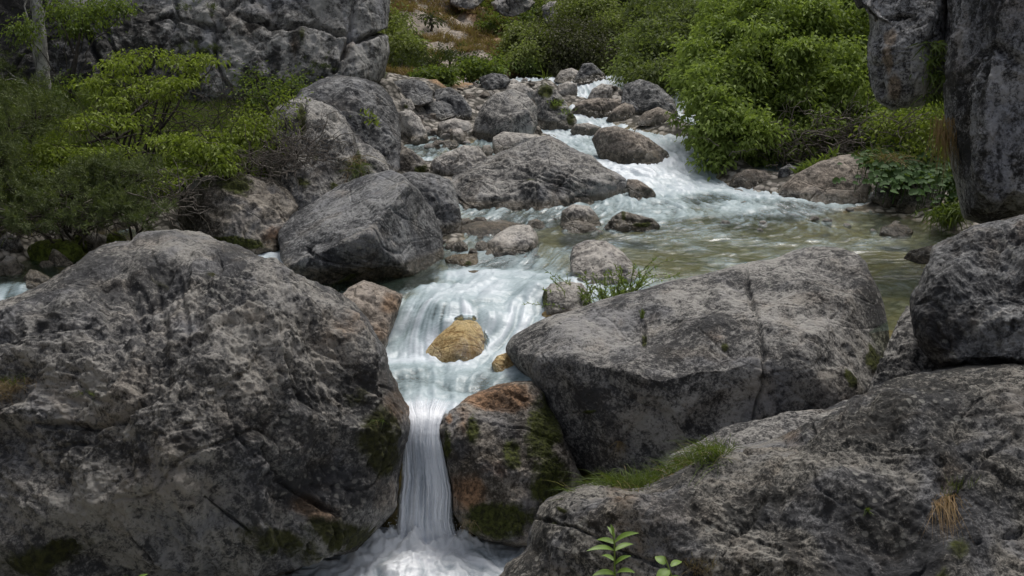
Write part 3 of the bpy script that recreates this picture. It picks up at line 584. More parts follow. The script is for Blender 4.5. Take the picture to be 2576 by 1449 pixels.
for m_, st_, ol, lb, kw in BG:
    kw = dict(kw); kw.setdefault('seed', 101+len(ROCK)*13); kw.setdefault('auto_cuts', 9); kw.setdefault('ksoft', .010); rock(kw.pop('name', 'boulder' if kw.get('cat') is None else 'mossy_rock'), ol, m_, st_, lb, **kw)
def scatter():
    rg = np.random.default_rng(900)
    areas = [('pale cobble lying among the boulders left of the rapids', 'cobbles among the left boulders', 95, (1000, 1240), (215, 400), (5, 19)),
             ('pale stone in the far row along the top of the stream', 'stones along the far shore', 46, (1110, 1620), (188, 238), (5, 15)),
             ('small stone on the bank of the left brook', 'stones of the left brook bank', 26, (0, 230), (640, 740), (5, 16)),
             ('small cobble in the shallows by the pool lip', 'cobbles in the pool shallows', 24, (1110, 1520), (545, 650), (4, 10)),
             ('wet stone along the right bank of the pool', 'stones along the right bank', 26, (1820, 2440), (430, 590), (6, 15))]
    for ai, (lb, gp, n, ur, vr, rr) in enumerate(areas):
        protos = []
        for k in range(n):
            u, v = rg.uniform(*ur), rg.uniform(*vr)
            if ai == 0 and rg.random() < .0: continue
            D = hitD(u, v); c = P(u, v, D); r = rg.uniform(*rr)*D/FPX
            if ai in (1, 2, 3, 4) and WZ(c[0:1], c[1:2])[0] > GZ(c[0:1], c[1:2])[0]+.25: continue
            if len(protos) < 5:
                m = 22; a = np.linspace(-1, 1, m); A, B = np.meshgrid(a, a)
                V = []; Qs = []
                for ax in range(3):
                    for sg in (-1, 1):
                        p = np.zeros((m*m, 3)); p[:, ax] = sg; p[:, (ax+1) % 3] = A.ravel()*sg; p[:, (ax+2) % 3] = B.ravel()
                        i = np.arange(m*m).reshape(m, m)+len(V)*m*m
                        Qs.append(np.stack([i[:-1, :-1], i[:-1, 1:], i[1:, 1:], i[1:, :-1]], -1).reshape(-1, 4)); V.append(p)
                V = np.concatenate(V); Qs = np.concatenate(Qs)
                key = np.round(V*1000).astype(int); _, fi, inv = np.unique(key, axis=0, return_index=True, return_inverse=True); V = V[fi]; Qs = inv.ravel()[Qs]
                V = V/np.linalg.norm(V, axis=1)[:, None]
                for q in range(10):
                    nn = rg.normal(size=3); nn /= np.linalg.norm(nn); e = V@nn-(.60+.25*rg.random()); V = V-nn*np.maximum(e, 0)[:, None]
                V = V*(1+.09*fbm(V*1.6+k*3, 3, 70)[:, None]+.03*fbm(V*6, 3, 71)[:, None])*np.array([1.15, 1, .72])
                o = mesh('cobble', V, Qs, M[['white', 'pale', 'tan', 'white', 'pale'][len(protos)]], attrs={'paint': np.zeros((len(V), 3)), 'lite': np.zeros(len(V)), 'wet': np.zeros(len(V))}); protos.append(o)
            else:
                o = protos[rg.integers(5)].copy(); COL.objects.link(o)
            o.location = c-np.array([0, 0, r*.15]); o.scale = (r, r, r); o.rotation_euler = (rg.normal()*.25, rg.normal()*.25, rg.uniform(0, 6.28))
            tag(o, lb, 'stone', gp)
scatter()
# tall boulders of the left bank
rock('boulder', [(700,300),(760,225),(800,196),(860,190),(920,199),(956,214),(986,250),(1004,292),(1012,350),(1012,410),(1004,470),(940,500),(860,500),(780,400)], 'slate', 'rough', 'tall dark boulder standing under the left cliff', D=(17.0, 18.0, 0), T=.9, amp=.7, seed=301, paint=[('d',900,260,60,60,.4),('d',970,330,40,90,.4)])
rock('boulder', [(655,350),(690,275),(722,254),(780,246),(832,262),(862,292),(888,338),(902,400),(896,450),(872,490),(830,520),(770,555),(720,560),(690,480)], 'grey', 'rough', 'large pale grey boulder behind the left shrubs with rusty moss', D=(15.6, 16.9, 0), T=.9, amp=.8, seed=302,
     paint=[('l',800,280,50,35,.6),('l',850,340,30,40,.5),('m',760,300,14,50,.8),('m',850,450,14,30,.7),('m',800,370,20,20,.5),('m',760,440,40,25,.6),('l',790,420,50,30,.4)], cracks=[([(770,260),(760,300),(752,350)],10,.08)])
rock('boulder', [(868,490),(880,400),(898,360),(930,364),(966,394),(985,440),(1000,480),(940,520)], 'grey', 'rough', 'grey boulder with a grass tuft right behind the slate boulder', D=(15.6, 16.2, 0), T=.5, amp=.7, seed=303, paint=[('m',900,400,15,50,.6)])
rock('boulder', [(440,580),(452,485),(500,448),(600,440),(680,448),(728,480),(752,520),(745,560),(722,600),(700,640),(650,655),(560,620),(500,600)], 'brown', 'rough', 'brown weathered boulder overhanging the water behind the huge left boulder', D=(14.5, 15.3, 0), T=.8, amp=.8, seed=304,
     paint=[('m',590,470,60,35,.75),('m',600,605,90,24,1.0),('w',690,590,35,40,.6),('l',660,500,50,30,.6),('l',560,520,40,30,.4),('d',480,540,40,50,.6),('m',520,470,30,20,.6)])

# --- the cliffs
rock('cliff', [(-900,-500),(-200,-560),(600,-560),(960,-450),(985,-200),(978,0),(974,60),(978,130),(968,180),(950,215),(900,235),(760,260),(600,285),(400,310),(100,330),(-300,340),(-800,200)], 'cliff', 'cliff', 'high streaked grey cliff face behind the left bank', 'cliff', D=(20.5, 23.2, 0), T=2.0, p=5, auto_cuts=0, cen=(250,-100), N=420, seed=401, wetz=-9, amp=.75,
     paint=[('d',640,60,60,60,.5),('d',500,120,16,110,.9),('d',690,150,14,90,.9),('d',745,90,12,70,.8),('d',835,130,14,80,.8),('l',715,130,14,80,.8),('l',600,150,18,80,.6),('l',860,160,16,60,.9),('d',560,20,50,80,.5),('w',880,105,30,40,.35),('w',740,110,18,60,.4),('l',790,110,60,50,.5),('l',880,130,40,50,.5),('l',640,150,50,60,.3),('d',400,100,60,120,.4),('d',150,150,200,150,1.0),('d',60,60,160,120,.9),('d',330,60,120,90,.7),('d',430,170,90,60,.6),('l',730,30,60,30,.3),('m',760,80,14,40,.5)],  # large dark patches at left paint the cliff's shaded side into its colour
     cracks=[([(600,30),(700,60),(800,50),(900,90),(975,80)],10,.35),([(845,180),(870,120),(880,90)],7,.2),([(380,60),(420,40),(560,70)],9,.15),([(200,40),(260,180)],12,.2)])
rock('cliff', [(2355,-150),(2362,0),(2360,180),(2376,300),(2398,400),(2412,480),(2424,550),(2440,552),(2480,570),(2530,545),(2640,560),(2900,580),(3100,300),(3100,-300),(2700,-420)], 'side', 'cliff', 'leaning streaked rock wall at the upper right edge', 'cliff', D=(12.4, 13.2, -1.2), T=1.6, p=3, auto_cuts=6, ksoft=.006, cen=(2720,100), N=380, seed=402, wetz=-9, amp=.75, spots=20,
     paint=[('d',2420,250,40,80,.5),('l',2510,170,40,50,.4),('l',2450,420,40,50,.3),('d',2560,400,50,60,.6),('l',2560,20,40,20,.4),('d',2480,50,60,40,.4),('l',2400,120,14,120,.9),('l',2440,300,12,110,.9),('l',2500,330,16,120,.8),('d',2470,200,16,120,.9),('l',2540,420,14,90,.8),('l',2420,470,12,60,.8),('d',2410,380,14,60,.8)],
     cracks=[([(2364,0),(2368,100),(2372,200)],10,.06)])
rock('rock', [(2120,-120),(2150,0),(2158,20),(2190,32),(2184,70),(2182,130),(2186,190),(2200,225),(2212,255),(2242,270),(2290,264),(2330,258),(2364,238),(2385,200),(2385,-60),(2300,-150)], 'side', 'strata', 'hanging grey rock with a tan streak, left of the leaning wall', 'rock', D=(13.6, 13.6, -.3), T=.7, p=2.6, auto_cuts=6, ksoft=.008, N=240, seed=403, wetz=-9, amp=1.0,
     paint=[('w',2236,85,22,34,1.0),('w',2232,150,15,50,1.0),('w',2250,215,20,34,.95),('l',2300,150,40,60,.5),('l',2230,60,20,20,.5),('d',2160,10,30,20,.6),('l',2320,40,30,30,.4)], cracks=[([(2150,30),(2230,22),(2300,15)],8,.10),([(2205,160),(2225,230)],6,.05)])
# ---------------------------------------------------------------- water
def water_mat(name, clear=(.88, .92, .78), deep=(.10, .155, .12), alpha=False, white=(.72, .78, .84), milk=(.36, .46, .49)):
    t = NT(name)
    tc = t.n('TexCoord').outputs['Object']
    foam = t.attr('foam'); st = t.attr('streak'); tu = t.attr('turb')
    n1 = t.noise(tc, 26, 5, .6, .4)
    f = t.math('ADD', foam, t.math('MULTIPLY', t.math('SUBTRACT', st, .5), .80))
    f = t.math('ADD', f, t.math('MULTIPLY', t.math('SUBTRACT', tu, .5), .50))
    f = t.math('ADD', f, t.math('MULTIPLY', t.math('SUBTRACT', n1, .5), .34))
    m1 = t.ss(f, .12, .62)             # milky water full of air, also the pool's painted ripple highlights
    m2 = t.ss(f, .42, 1.02)            # white foam
    body = t.mix(m2, milk, white)
    lw = t.n('LayerWeight', i_Blend=.15)
    fr = t.n('Fresnel', i_IOR=1.33)
    tr = t.n('BsdfTransparent', i_Color=clear)
    df = t.n('BsdfDiffuse', i_Color=deep)
    mx = t.n('MixShader', i_0=.15); t.put(mx.inputs[1], tr); t.put(mx.inputs[2], df)
    gl = t.n('BsdfGlossy', i_Roughness=.16, i_Color=(.95, .97, 1))
    cl = t.n('MixShader'); t.put(cl.inputs[0], t.math('MULTIPLY', fr, 1.0)); t.put(cl.inputs[1], mx); t.put(cl.inputs[2], gl)
    wf = t.n('BsdfPrincipled', i_Base_Color=body, i_Roughness=.42); wf.inputs['Specular IOR Level'].default_value = .5
    wf.inputs['Subsurface Weight'].default_value = 0
    bp = t.n('Bump', i_Strength=.4, i_Distance=.02)
    t.put(bp.inputs['Height'], t.math('ADD', t.math('MULTIPLY', st, .7), t.math('MULTIPLY', n1, .55)))
    for nd in (wf, gl, fr): t.put(nd.inputs['Normal'], bp.outputs[0])
    o = t.n('MixShader'); t.put(o.inputs[0], t.math('MULTIPLY', m1, .96)); t.put(o.inputs[1], cl); t.put(o.inputs[2], wf)
    res = o.outputs[0]
    if alpha:
        a = t.attr('alpha'); tt = t.n('BsdfTransparent')
        m = t.n('MixShader')
        aa = t.ss(t.math('ADD', a, t.math('MULTIPLY', t.math('SUBTRACT', st, .5), t.math('MULTIPLY', a, .9))), .02, .80)
        t.put(m.inputs[0], aa); t.put(m.inputs[1], tt); t.put(m.inputs[2], wf.outputs[0]); res = m.outputs[0]
    t.put(t.out.inputs[0], res)
    return t.m
def idw(pts, vals, x, y, pw=3.0, soft=.12):
    pts = np.asarray(pts); vals = np.asarray(vals, float); out = np.zeros((len(x),)+vals.shape[1:])
    for k in range(0, len(x), 40000):
        d = np.hypot(x[k:k+40000, None]-pts[None, :, 0], y[k:k+40000, None]-pts[None, :, 1])
        w = 1/(d+soft)**pw; w /= w.sum(1)[:, None]
        out[k:k+40000] = w@vals
    return out
def wpt(u, v):
    D = hitW(u, v); return P(u, v, D)
def hitW(u, v):
    q = P(np.full_like(_Dm, u), np.full_like(_Dm, v), _Dm); k = np.argmax((q[:, 2] < WZ(q[:, 0], q[:, 1])) & (q[:, 1] > 9.6)); return _Dm[k]
FLOW = [(1450,225,1480,270),(1480,285,1560,315),(1600,320,1690,360),(1420,342,1540,375),(1560,420,1690,440),(1740,390,1800,450),(1700,440,1850,500),(1800,500,1930,545),
 (1950,520,2120,570),(2150,570,2250,620),(2250,640,2120,640),(2000,610,1850,635),(1800,600,1600,615),(1600,600,1450,625),(2250,780,2240,690),(1650,660,1500,630),
 (1400,605,1345,675),(1460,640,1400,690),(1300,690,1200,725),(1150,700,1080,765),(1000,710,1000,790),(1090,770,1020,880),(1040,800,1000,880),(1180,765,1190,820),(1230,790,1235,850),
 (1350,740,1285,820),(1400,690,1330,760),(1280,840,1200,915),(1330,870,1230,930),(1240,860,1150,915),(1050,900,1065,980),(1250,930,1120,1000),(980,930,1050,1000),(1070,1000,1070,1045),(1070,1045,1070,1070),
 (700,630,760,670),(250,660,120,690),(60,700,20,760),(10,770,0,800),(1120,375,1060,420)]
fp, fd = [], []
for a, b, c, d in FLOW:
    p0, p1 = wpt(a, b), wpt(c, d); e = (p1-p0)[:2]; e /= np.linalg.norm(e); fp.append(p0[:2]); fd.append(e)
fp, fd = np.array(fp), np.array(fd)
FOAM_GLINT = [(1450,225,.95),(1480,285,.9),(1440,300,.7),(1600,325,.85),(1520,310,.75),(1700,345,.75),(1660,330,.55),(1420,342,.8),(1480,355,.6),(1480,390,.55),(1560,420,.95),(1640,430,1.0),(1740,390,.85),(1720,430,.95),
 (1780,450,.8),(1700,470,.85),(1850,450,.7),(1900,500,.75),(1800,500,.35),(1640,520,.55),(1700,540,.55),(1750,555,.30),(1880,520,.55),(1960,505,.80),(2000,530,.35),(2000,560,.25),(2100,560,.25),(2200,560,.14),
 (2300,580,.04),(1850,580,.20),(1600,580,.30),(1550,610,.25),(1450,600,.15),(1700,620,.30),(1900,620,.28),(2100,620,.30),(2200,640,.24),(1750,590,.36),(2000,590,.20),(2250,700,.18),(2250,780,.12),(1800,650,.25),(1700,660,.2),  # pool values whiten the water to paint its sky-lit ripple highlights
 (1400,605,.12),(1370,640,.35),(1430,650,.30),(1340,670,.45),(1300,690,.72),(1230,690,.85),(1150,690,.85),(1080,690,.22),(1000,695,-.05),(960,705,-.1),(1040,712,.12),(1040,688,.0),(980,715,-.05),(1100,670,.25),(1130,664,.2),(1250,668,.35),(1100,720,.8),(1200,730,.85),
 (1000,740,.20),(1050,760,.6),(1090,770,.8),(1150,760,.8),(1040,820,.75),(1000,860,.7),(1100,800,.55),(1180,765,.6),(1230,800,.65),(1240,850,.6),(1290,800,.85),(1350,740,.7),(1400,700,.55),(1330,820,.85),
 (1280,860,.72),(1200,900,.7),(1300,890,.55),(1150,925,.9),(1050,900,1.0),(1000,910,.95),(1100,950,.72),(1250,930,.6),(1000,960,.5),(1180,960,.55),(1060,940,.50),(1220,965,.40),(1120,935,.7),(1010,945,.45),(1040,970,.40),(1080,890,.95),(1160,900,.85),(1070,1000,.65),(1070,1030,.9),(1070,1045,.95),(1130,990,.55),
 (640,640,.9),(690,640,.9),(740,660,.8),(500,640,.2),(230,660,.0),(150,675,.02),(100,700,.0),(40,740,.4),(10,780,1.0),(1120,375,.35),(1080,385,.3),(1070,410,.7),(1200,235,.5)]
op = np.array([wpt(a, b)[:2] for a, b, c in FOAM_GLINT]); ov = np.array([c for a, b, c in FOAM_GLINT])
def lic(X, Y, dirf, L, fx, seed, steps=11):
    """noise smeared along the flow, so that it reads as long soft strands"""
    acc = 0; wsum = 0
    for sgn in (1, -1):
        x, y = X.copy(), Y.copy()
        for k in range(steps+1):
            if k or sgn == 1:
                w = math.cos(k/(steps+1)*math.pi/2)
                acc = acc+w*pn(np.stack([x*fx, y*fx, np.full_like(x, seed)], 1), seed); wsum += w
            d = dirf(x, y); x = x+sgn*d[:, 0]*L/steps; y = y+sgn*d[:, 1]*L/steps
    r = acc/wsum; r = r/(r.std()+1e-6)
    return r
def build_river():
    xs = axis_grid([(-5.8, -2.2, .04), (-2.2, 1.6, .013), (1.6, 5.6, .03)])
    ys = axis_grid([(9.58, 14.2, .016), (14.2, 18, .032), (18, 25.5, .06)])
    X, Y, Q = gridmesh(xs, ys)
    Z = WZ(X, Y); G = GZ0(X, Y)
    gx, gy = len(xs), len(ys)
    Zg = Z.reshape(gy, gx)
    fgx = np.linspace(-6, 6, 140); fgy = np.linspace(9.5, 26, 190); FX, FY = np.meshgrid(fgx, fgy)
    DF = idw(fp, fd, FX.ravel(), FY.ravel(), 3.2, .1).reshape(190, 140, 2); DF /= np.linalg.norm(DF, axis=2)[..., None]+1e-6
    def dirf(x, y):
        i = np.clip((x+6)/12*139, 0, 138.99); j = np.clip((y-9.5)/16.5*189, 0, 188.99); i0 = i.astype(int); j0 = j.astype(int); a = (i-i0)[:, None]; b = (j-j0)[:, None]
        d = DF[j0, i0]*(1-a)*(1-b)+DF[j0, i0+1]*a*(1-b)+DF[j0+1, i0]*(1-a)*b+DF[j0+1, i0+1]*a*b
        wob = pn(np.stack([x*1.6, y*1.6, x*0], 1), 5)*.35
        c, s = np.cos(wob), np.sin(wob)
        return np.stack([d[:, 0]*c-d[:, 1]*s, d[:, 0]*s+d[:, 1]*c], 1)
    L1 = lic(X, Y, dirf, .85, 9, 3, 14); L2 = lic(X, Y, dirf, .45, 27, 8, 12); L3 = lic(X, Y, dirf, .10, 17, 12, 3)
    q = np.stack([X, Y, X*0], 1)
    turb = fbm(q*3.2+.4*fbm(q*2, 2, 9)[:, None], 5, 21)
    foam = idw(op, ov, X, Y, 4.5, .08)
    slope = np.hypot(*np.gradient(Zg, ys, xs)).ravel()
    lipY = np.interp(X, [-1.2, -.62, -.50, -.37, -.20, .30], [9.80, 9.79, 9.86, 10.10, 10.28, 10.30])
    drop = np.clip((lipY-Y)/.20, 0, 3)**2*.42*(X < .45)
    # the fast chute: slope makes foam
    foam = foam*.93-.03+.06*sstep(.15, .5, slope)
    fast = sstep(.18, .50, slope)*.85+.15
    streak = np.clip(.5+.17*(.70*L1+.65*L2)*fast, 0, 1)
    turb = .8*turb+.30*L3*sstep(13.4, 14.6, Y)
    near = sstep(19, 12, Y)
    Z = Z+L1*.0035*(.25+foam)*(.6+near)+L2*.0012+turb*.040*(.25+foam)*(1-.5*sstep(.15, .5, slope))+fbm(q*7, 3, 61)*(.003+.007*sstep(13.6, 14.6, Y))*(.6+foam)
    sm = 1.0
    # the hump where water runs over the ochre rock and round its sides
    def hump(u, v, r, h, ax=1.0):
        nonlocal Z
        c = wpt(u, v); Z = Z+h*np.exp(-((X-c[0])/r)**2-((Y-c[1])/(r*ax))**2)
    hump(1095, 790, .20, .09); hump(1118, 830, .09, .07); hump(1165, 772, .18, .03); hump(1345, 735, .20, .10); hump(1240, 700, .25, .05); hump(1230, 815, .12, .05); hump(1130, 945, .35, .05)
    hump(1370, 625, .22, .03); hump(1740, 410, .5, .10); hump(1950, 515, .5, .10); hump(1620, 435, .4, .08); hump(1000, 930, .25, .05)
    keep = ((Z > G-.10)[Q]).any(1)
    rv = ROCK['yellow ochre rock in the middle of the cascade with water pouring over it'][0]
    bx = (X > rv[:, 0].min()-.03) & (X < rv[:, 0].max()+.03) & (Y > rv[:, 1].min()-.03) & (Y < rv[:, 1].max()+.03)
    ii = np.where(bx)[0]; dd = np.hypot(X[ii][:, None]-rv[None, :, 0], Y[ii][:, None]-rv[None, :, 1])
    rz = np.where(dd < .022, rv[None, :, 2], -9).max(1)
    pu, pv, _ = proj(np.stack([X[ii], Y[ii], np.maximum(rz, Z[ii])], 1))
    on = rz > Z[ii]-.004
    # a thin film of water follows the top and the left flank of the rock
    film = np.clip(.85*np.exp(-((pv-782)/15)**2)+.40*np.exp(-((pu-1228)/8)**2), 0, .9)
    go = on & (film > .10)
    Z[ii[go]] = rz[go]+.010; foam[ii[go]] = film[go]*.66-.06; streak[ii[go]] = np.clip(.5+(streak[ii[go]]-.5)*1.6, 0, 1)
    Z = Z-drop
    keep &= drop[Q[:, 0]] < .40
    keep &= ~((Y[Q[:, 0]] < 10.25) & ((X[Q[:, 0]] < -1.3) | (X[Q[:, 0]] > .35)))
    Q = Q[keep]
    us = np.zeros(len(X), bool); us[Q.ravel()] = True; mp = np.cumsum(us)-1
    V = np.stack([X, Y, Z], 1)[us]
    o = mesh('stream_water', V, mp[Q], water_mat('stream water'), attrs={'foam': foam[us], 'streak': streak[us], 'turb': np.clip(.5+.33*turb[us], 0, 1)})
    o['kind'] = 'structure'
build_river()
def build_fall():
    nt, ns = 300, 150
    T_, S_ = np.meshgrid(np.linspace(0, 1, nt), np.linspace(-1, 1, ns), indexing='ij')
    T_, S_ = T_.ravel(), S_.ravel()
    v = 985+(1395-985)*T_
    lf = np.interp(v, [985, 1028, 1045, 1070, 1100, 1200, 1280, 1362], [985, 1008, 1018, 1021, 1017, 1008, 1001, 992])
    rt = np.interp(v, [985, 1028, 1045, 1070, 1100, 1200, 1280, 1362], [1165, 1128, 1118, 1108, 1110, 1128, 1140, 1152])
    lf = lf+5*fbm(np.stack([v*.012, v*0, v*0+3], 1), 4, 81)*sstep(.1, .3, T_); rt = rt+6*fbm(np.stack([v*.010, v*0, v*0+9], 1), 4, 83)*sstep(0, .2, T_)
    u = lf+(rt-lf)*(S_+1)/2
    D = np.interp(v, [1028, 1045, 1062, 1085, 1130, 1200, 1362], [10.49, 10.36, 10.28, 10.21, 10.14, 10.09, 10.04])
    q = np.stack([S_*5.5*(.8+.2*T_), T_*1.3, T_*0], 1)
    w = fbm(np.stack([S_*1.5, T_*2.2, T_*0], 1), 2, 77)*.5
    q[:, 0] += w
    a = fbm(q, 3, 51); b = fbm(q*np.array([4.5, 1.6, 1]), 3, 57); c = fbm(q*np.array([14, 2.0, 1]), 2, 63)
    vv = np.linspace(900, 1500, 601); dd = np.interp(vv, [970, 985, 1000, 1015, 1030, 1045, 1062, 1085, 1130, 1200, 1362, 1500], [10.88, 10.74, 10.60, 10.49, 10.40, 10.33, 10.29, 10.265, 10.245, 10.23, 10.215, 10.21]); kk = np.hanning(37); kk /= kk.sum()
    dd = np.convolve(np.pad(dd, 18, 'edge'), kk, 'valid'); D = np.interp(v, vv, dd)
    tb_ = sstep(.08, .35, T_); D = D-(.015+.060*tb_)*np.sqrt(np.clip(1-S_**2, 0, 1))-.03*a*T_-.014*b*tb_-.001*c*tb_
    V = P(u+2.5*b*sstep(0, .3, T_), v, D)
    st = np.clip(.5+.26*a+.15*b+.03*c, 0, 1)
    al = .45+1.3*(1-np.abs(S_)**3.0)*1.0
    al = al-.25*sstep(.35, 1, T_)*sstep(.3, .95, np.abs(S_))
    al = al*sstep(.0, .26, T_+.03*b)
    foam = .90+.22*a+.25*sstep(.7, 1, T_)-.42*np.exp(-((S_+.30-.25*T_)/.20)**2)*sstep(.25, .42, T_)*sstep(.8, .5, T_)
    i = np.arange(nt*ns).reshape(nt, ns); Q = np.stack([i[:-1, :-1], i[:-1, 1:], i[1:, 1:], i[1:, :-1]], -1).reshape(-1, 4)
    m = water_mat('falling water', alpha=True, white=(.84, .87, .92), milk=(.46, .50, .56))
    o = mesh('waterfall', V, Q, m, attrs={'foam': foam, 'streak': st, 'turb': np.clip(.5+.2*a, 0, 1), 'alpha': al})
    tag(o, 'silky white waterfall dropping between the huge left boulder and the mossy one', 'waterfall')
build_fall()
def build_pool():
    xs = axis_grid([(-6, -3.2, .1), (-3.2, 1.0, .012), (1.0, 2.5, .1)]); ys = axis_grid([(5, 8.0, .15), (8.0, 9.9, .010)])
    X, Y, Q = gridmesh(xs, ys)
    x0, y0 = -.73, 9.42
    def dirf(x, y):
        dx, dy = x-x0, (y-y0)-.35; r = np.hypot(dx, dy)+.05; d = np.stack([dx/r-.35, dy/r-.2], 1)
        c = pn(np.stack([x*2.6, y*2.6, x*0], 1), 14)*2.2
        C, S = np.cos(c), np.sin(c)
        d = np.stack([d[:, 0]*C-d[:, 1]*S, d[:, 0]*S+d[:, 1]*C], 1)
        return d/(np.linalg.norm(d, axis=1)[:, None]+1e-6)
    L1 = lic(X, Y, dirf, .40, 11, 4); L2 = lic(X, Y, dirf, .18, 30, 9, 7)
    q = np.stack([X, Y, X*0], 1); tb = fbm(q*2.8+.5*fbm(q*2, 2, 19)[:, None], 5, 23)
    r = np.hypot(X-x0, (Y-y0)*1.3)
    foam = .84+.70*np.exp(-(r/.42)**2)-.30*sstep(.8, 1.9, r)+.22*np.exp(-(((X-x0-.45)/.3)**2+((Y-9.40)/.12)**2))
    foam = foam-.35*np.exp(-((X+.30)/.28)**2-((Y-9.15)/.16)**2)
    foam = foam-.25*sstep(-1.5, -2.4, X)
    Z = .05*np.exp(-((r-.10)/.16)**2)*(1+.8*tb)+.035*tb*(.6+foam)+.026*fbm(q*14, 3, 71)*np.exp(-(r/.45)**2)+.07*np.exp(-((X-x0)/.20)**2-((Y-9.345)/.07)**2)*(1+1.2*fbm(q*11, 3, 91))+L1*.006+L2*.002+fbm(q*8, 4, 33)*.016*(.3+foam)
    Z = Z+.10*np.exp(-((X-x0-.33)/.16)**2-((Y-9.40)/.10)**2)*(1+.5*tb)+.07*np.exp(-((X-x0+.33)/.14)**2-((Y-9.40)/.10)**2)*(1+.5*tb)
    o = mesh('plunge_pool_water', np.stack([X, Y, Z], 1), Q, water_mat('plunge pool water', deep=(.09, .12, .13), white=(.86, .89, .93), milk=(.47, .53, .57)), attrs={'foam': foam, 'streak': np.clip(.5+.2*(.75*L1+.4*L2), 0, 1), 'turb': np.clip(.5+.34*tb, 0, 1)})
    o['kind'] = 'structure'
build_pool()

def spray():
    rg = np.random.default_rng(5); n = 420; a = rg.uniform(0, 6.28, n); r = .12+abs(rg.normal(size=n))*.16
    C = np.stack([-.72+np.cos(a)*r*1.2, 9.46+np.sin(a)*r*.5-.04, .05+abs(rg.normal(size=n))*.09], 1)
    c2 = [(1700,420),(1690,405),(1440,240),(1600,425),(1560,425),(1890,505),(1960,500)]
    for u, v in c2:
        D = hitW(u, v+6); C = np.concatenate([C, P(u, v, D-.1)+rg.normal(size=(26, 3))*np.array([.12, .06, .06])])
    n = len(C); o = np.array([[1, 0, 0], [-1, 0, 0], [0, 1, 0], [0, -1, 0], [0, 0, 1], [0, 0, -1]], float)
    R = (.0022+.0045*rg.random(n)**2)[:, None, None]*np.array([1, 1, 1.4])
    V = (C[:, None]+o[None]*R).reshape(-1, 3); F = np.array([[0, 2, 4], [2, 1, 4], [1, 3, 4], [3, 0, 4], [2, 0, 5], [1, 2, 5], [3, 1, 5], [0, 3, 5]])
    F = (np.arange(n)[:, None, None]*6+F[None]).reshape(-1, 3)
    t = NT('spray droplets'); b = t.n('BsdfPrincipled', i_Base_Color=(.85, .88, .92), i_Roughness=.3); t.put(t.out.inputs[0], b.outputs[0])
    ob = mesh('spray', V, F, t.m); tag(ob, 'fine white spray thrown up where the water hits rock', 'spray', kind='stuff')
spray()
# ---------------------------------------------------------------- vegetation
def leaf_mat(name, a, b, trans=.35, dead=None):
    t = NT(name)
    geo = t.n('NewGeometry'); r = geo.outputs['Random Per Island']
    tc = t.n('TexCoord').outputs['Object']
    n = t.noise(tc, 3.2, 4)
    c = t.mix(t.math('ADD', t.math('MULTIPLY', r, .6), t.math('MULTIPLY', t.ss(n, .35, .65), .4)), a, b)
    if dead: c = t.mix(t.ss(r, .93, .95), c, dead)
    d = t.n('BsdfDiffuse'); t.put(d.inputs[0], c)
    tl = t.n('BsdfTranslucent'); t.put(tl.inputs[0], t.mix(.5, c, (.30, .42, .03)))
    m = t.n('MixShader', i_0=trans); t.put(m.inputs[1], d); t.put(m.inputs[2], tl)
    g = t.n('BsdfGlossy', i_Roughness=.6); m2 = t.n('MixShader', i_0=.025); t.put(m2.inputs[1], m); t.put(m2.inputs[2], g)
    t.put(t.out.inputs[0], m2); return t.m
def bark_mat(name, a, b, sc=14):
    t = NT(name); tc = t.n('TexCoord').outputs['Object']
    mp = t.n('Mapping'); t.put(mp.inputs[0], tc); mp.inputs['Scale'].default_value = (1, 1, .35)
    n = t.noise(mp.outputs[0], sc, 6, .7, .5); n2 = t.noise(tc, 3, 3)
    c = t.mix(t.ss(n, .35, .62), a, b); c = t.mix(t.math('MULTIPLY', t.ss(n2, .55, .7), .5), c, (.05, .06, .02))
    bs = t.n('BsdfPrincipled', i_Roughness=.9); t.put(bs.inputs['Base Color'], c)
    bp = t.n('Bump', i_Strength=.8, i_Distance=.02); t.put(bp.inputs['Height'], n); t.put(bs.inputs['Normal'], bp.outputs[0])
    t.put(t.out.inputs[0], bs.outputs[0]); return t.m
L = dict(
 bright=leaf_mat('fresh bright green leaves', (.13, .18, .025), (.27, .33, .06)),
 bush=leaf_mat('spring green bush leaves', (.115, .17, .030), (.36, .46, .125)),
 mid=leaf_mat('mid green leaves', (.055, .09, .020), (.16, .22, .055)),
 far=leaf_mat('far light green leaves', (.13, .155, .045), (.32, .36, .15)),
 dark=leaf_mat('dark green needles', (.025, .038, .018), (.075, .095, .040), .15),
 pine=leaf_mat('grey green pine needles', (.045, .065, .026), (.18, .21, .09), .15),
 grass=leaf_mat('green grass blades', (.045, .075, .015), (.14, .19, .045), .3, dead=(.30, .24, .12)),
 dry=leaf_mat('dry straw grass', (.16, .10, .055), (.34, .25, .14), .2),
 rust=leaf_mat('rusty dry grass', (.20, .115, .05), (.42, .29, .15), .2),
 butter=leaf_mat('broad butterbur leaves', (.035, .085, .022), (.085, .16, .05), .25),
)
BK = dict(grey=bark_mat('grey bark', (.10, .095, .09), (.46, .45, .42)), dark=bark_mat('dark bark', (.018, .015, .012), (.075, .062, .05)), twig=bark_mat('pale dead twigs', (.07, .06, .05), (.22, .19, .165)))

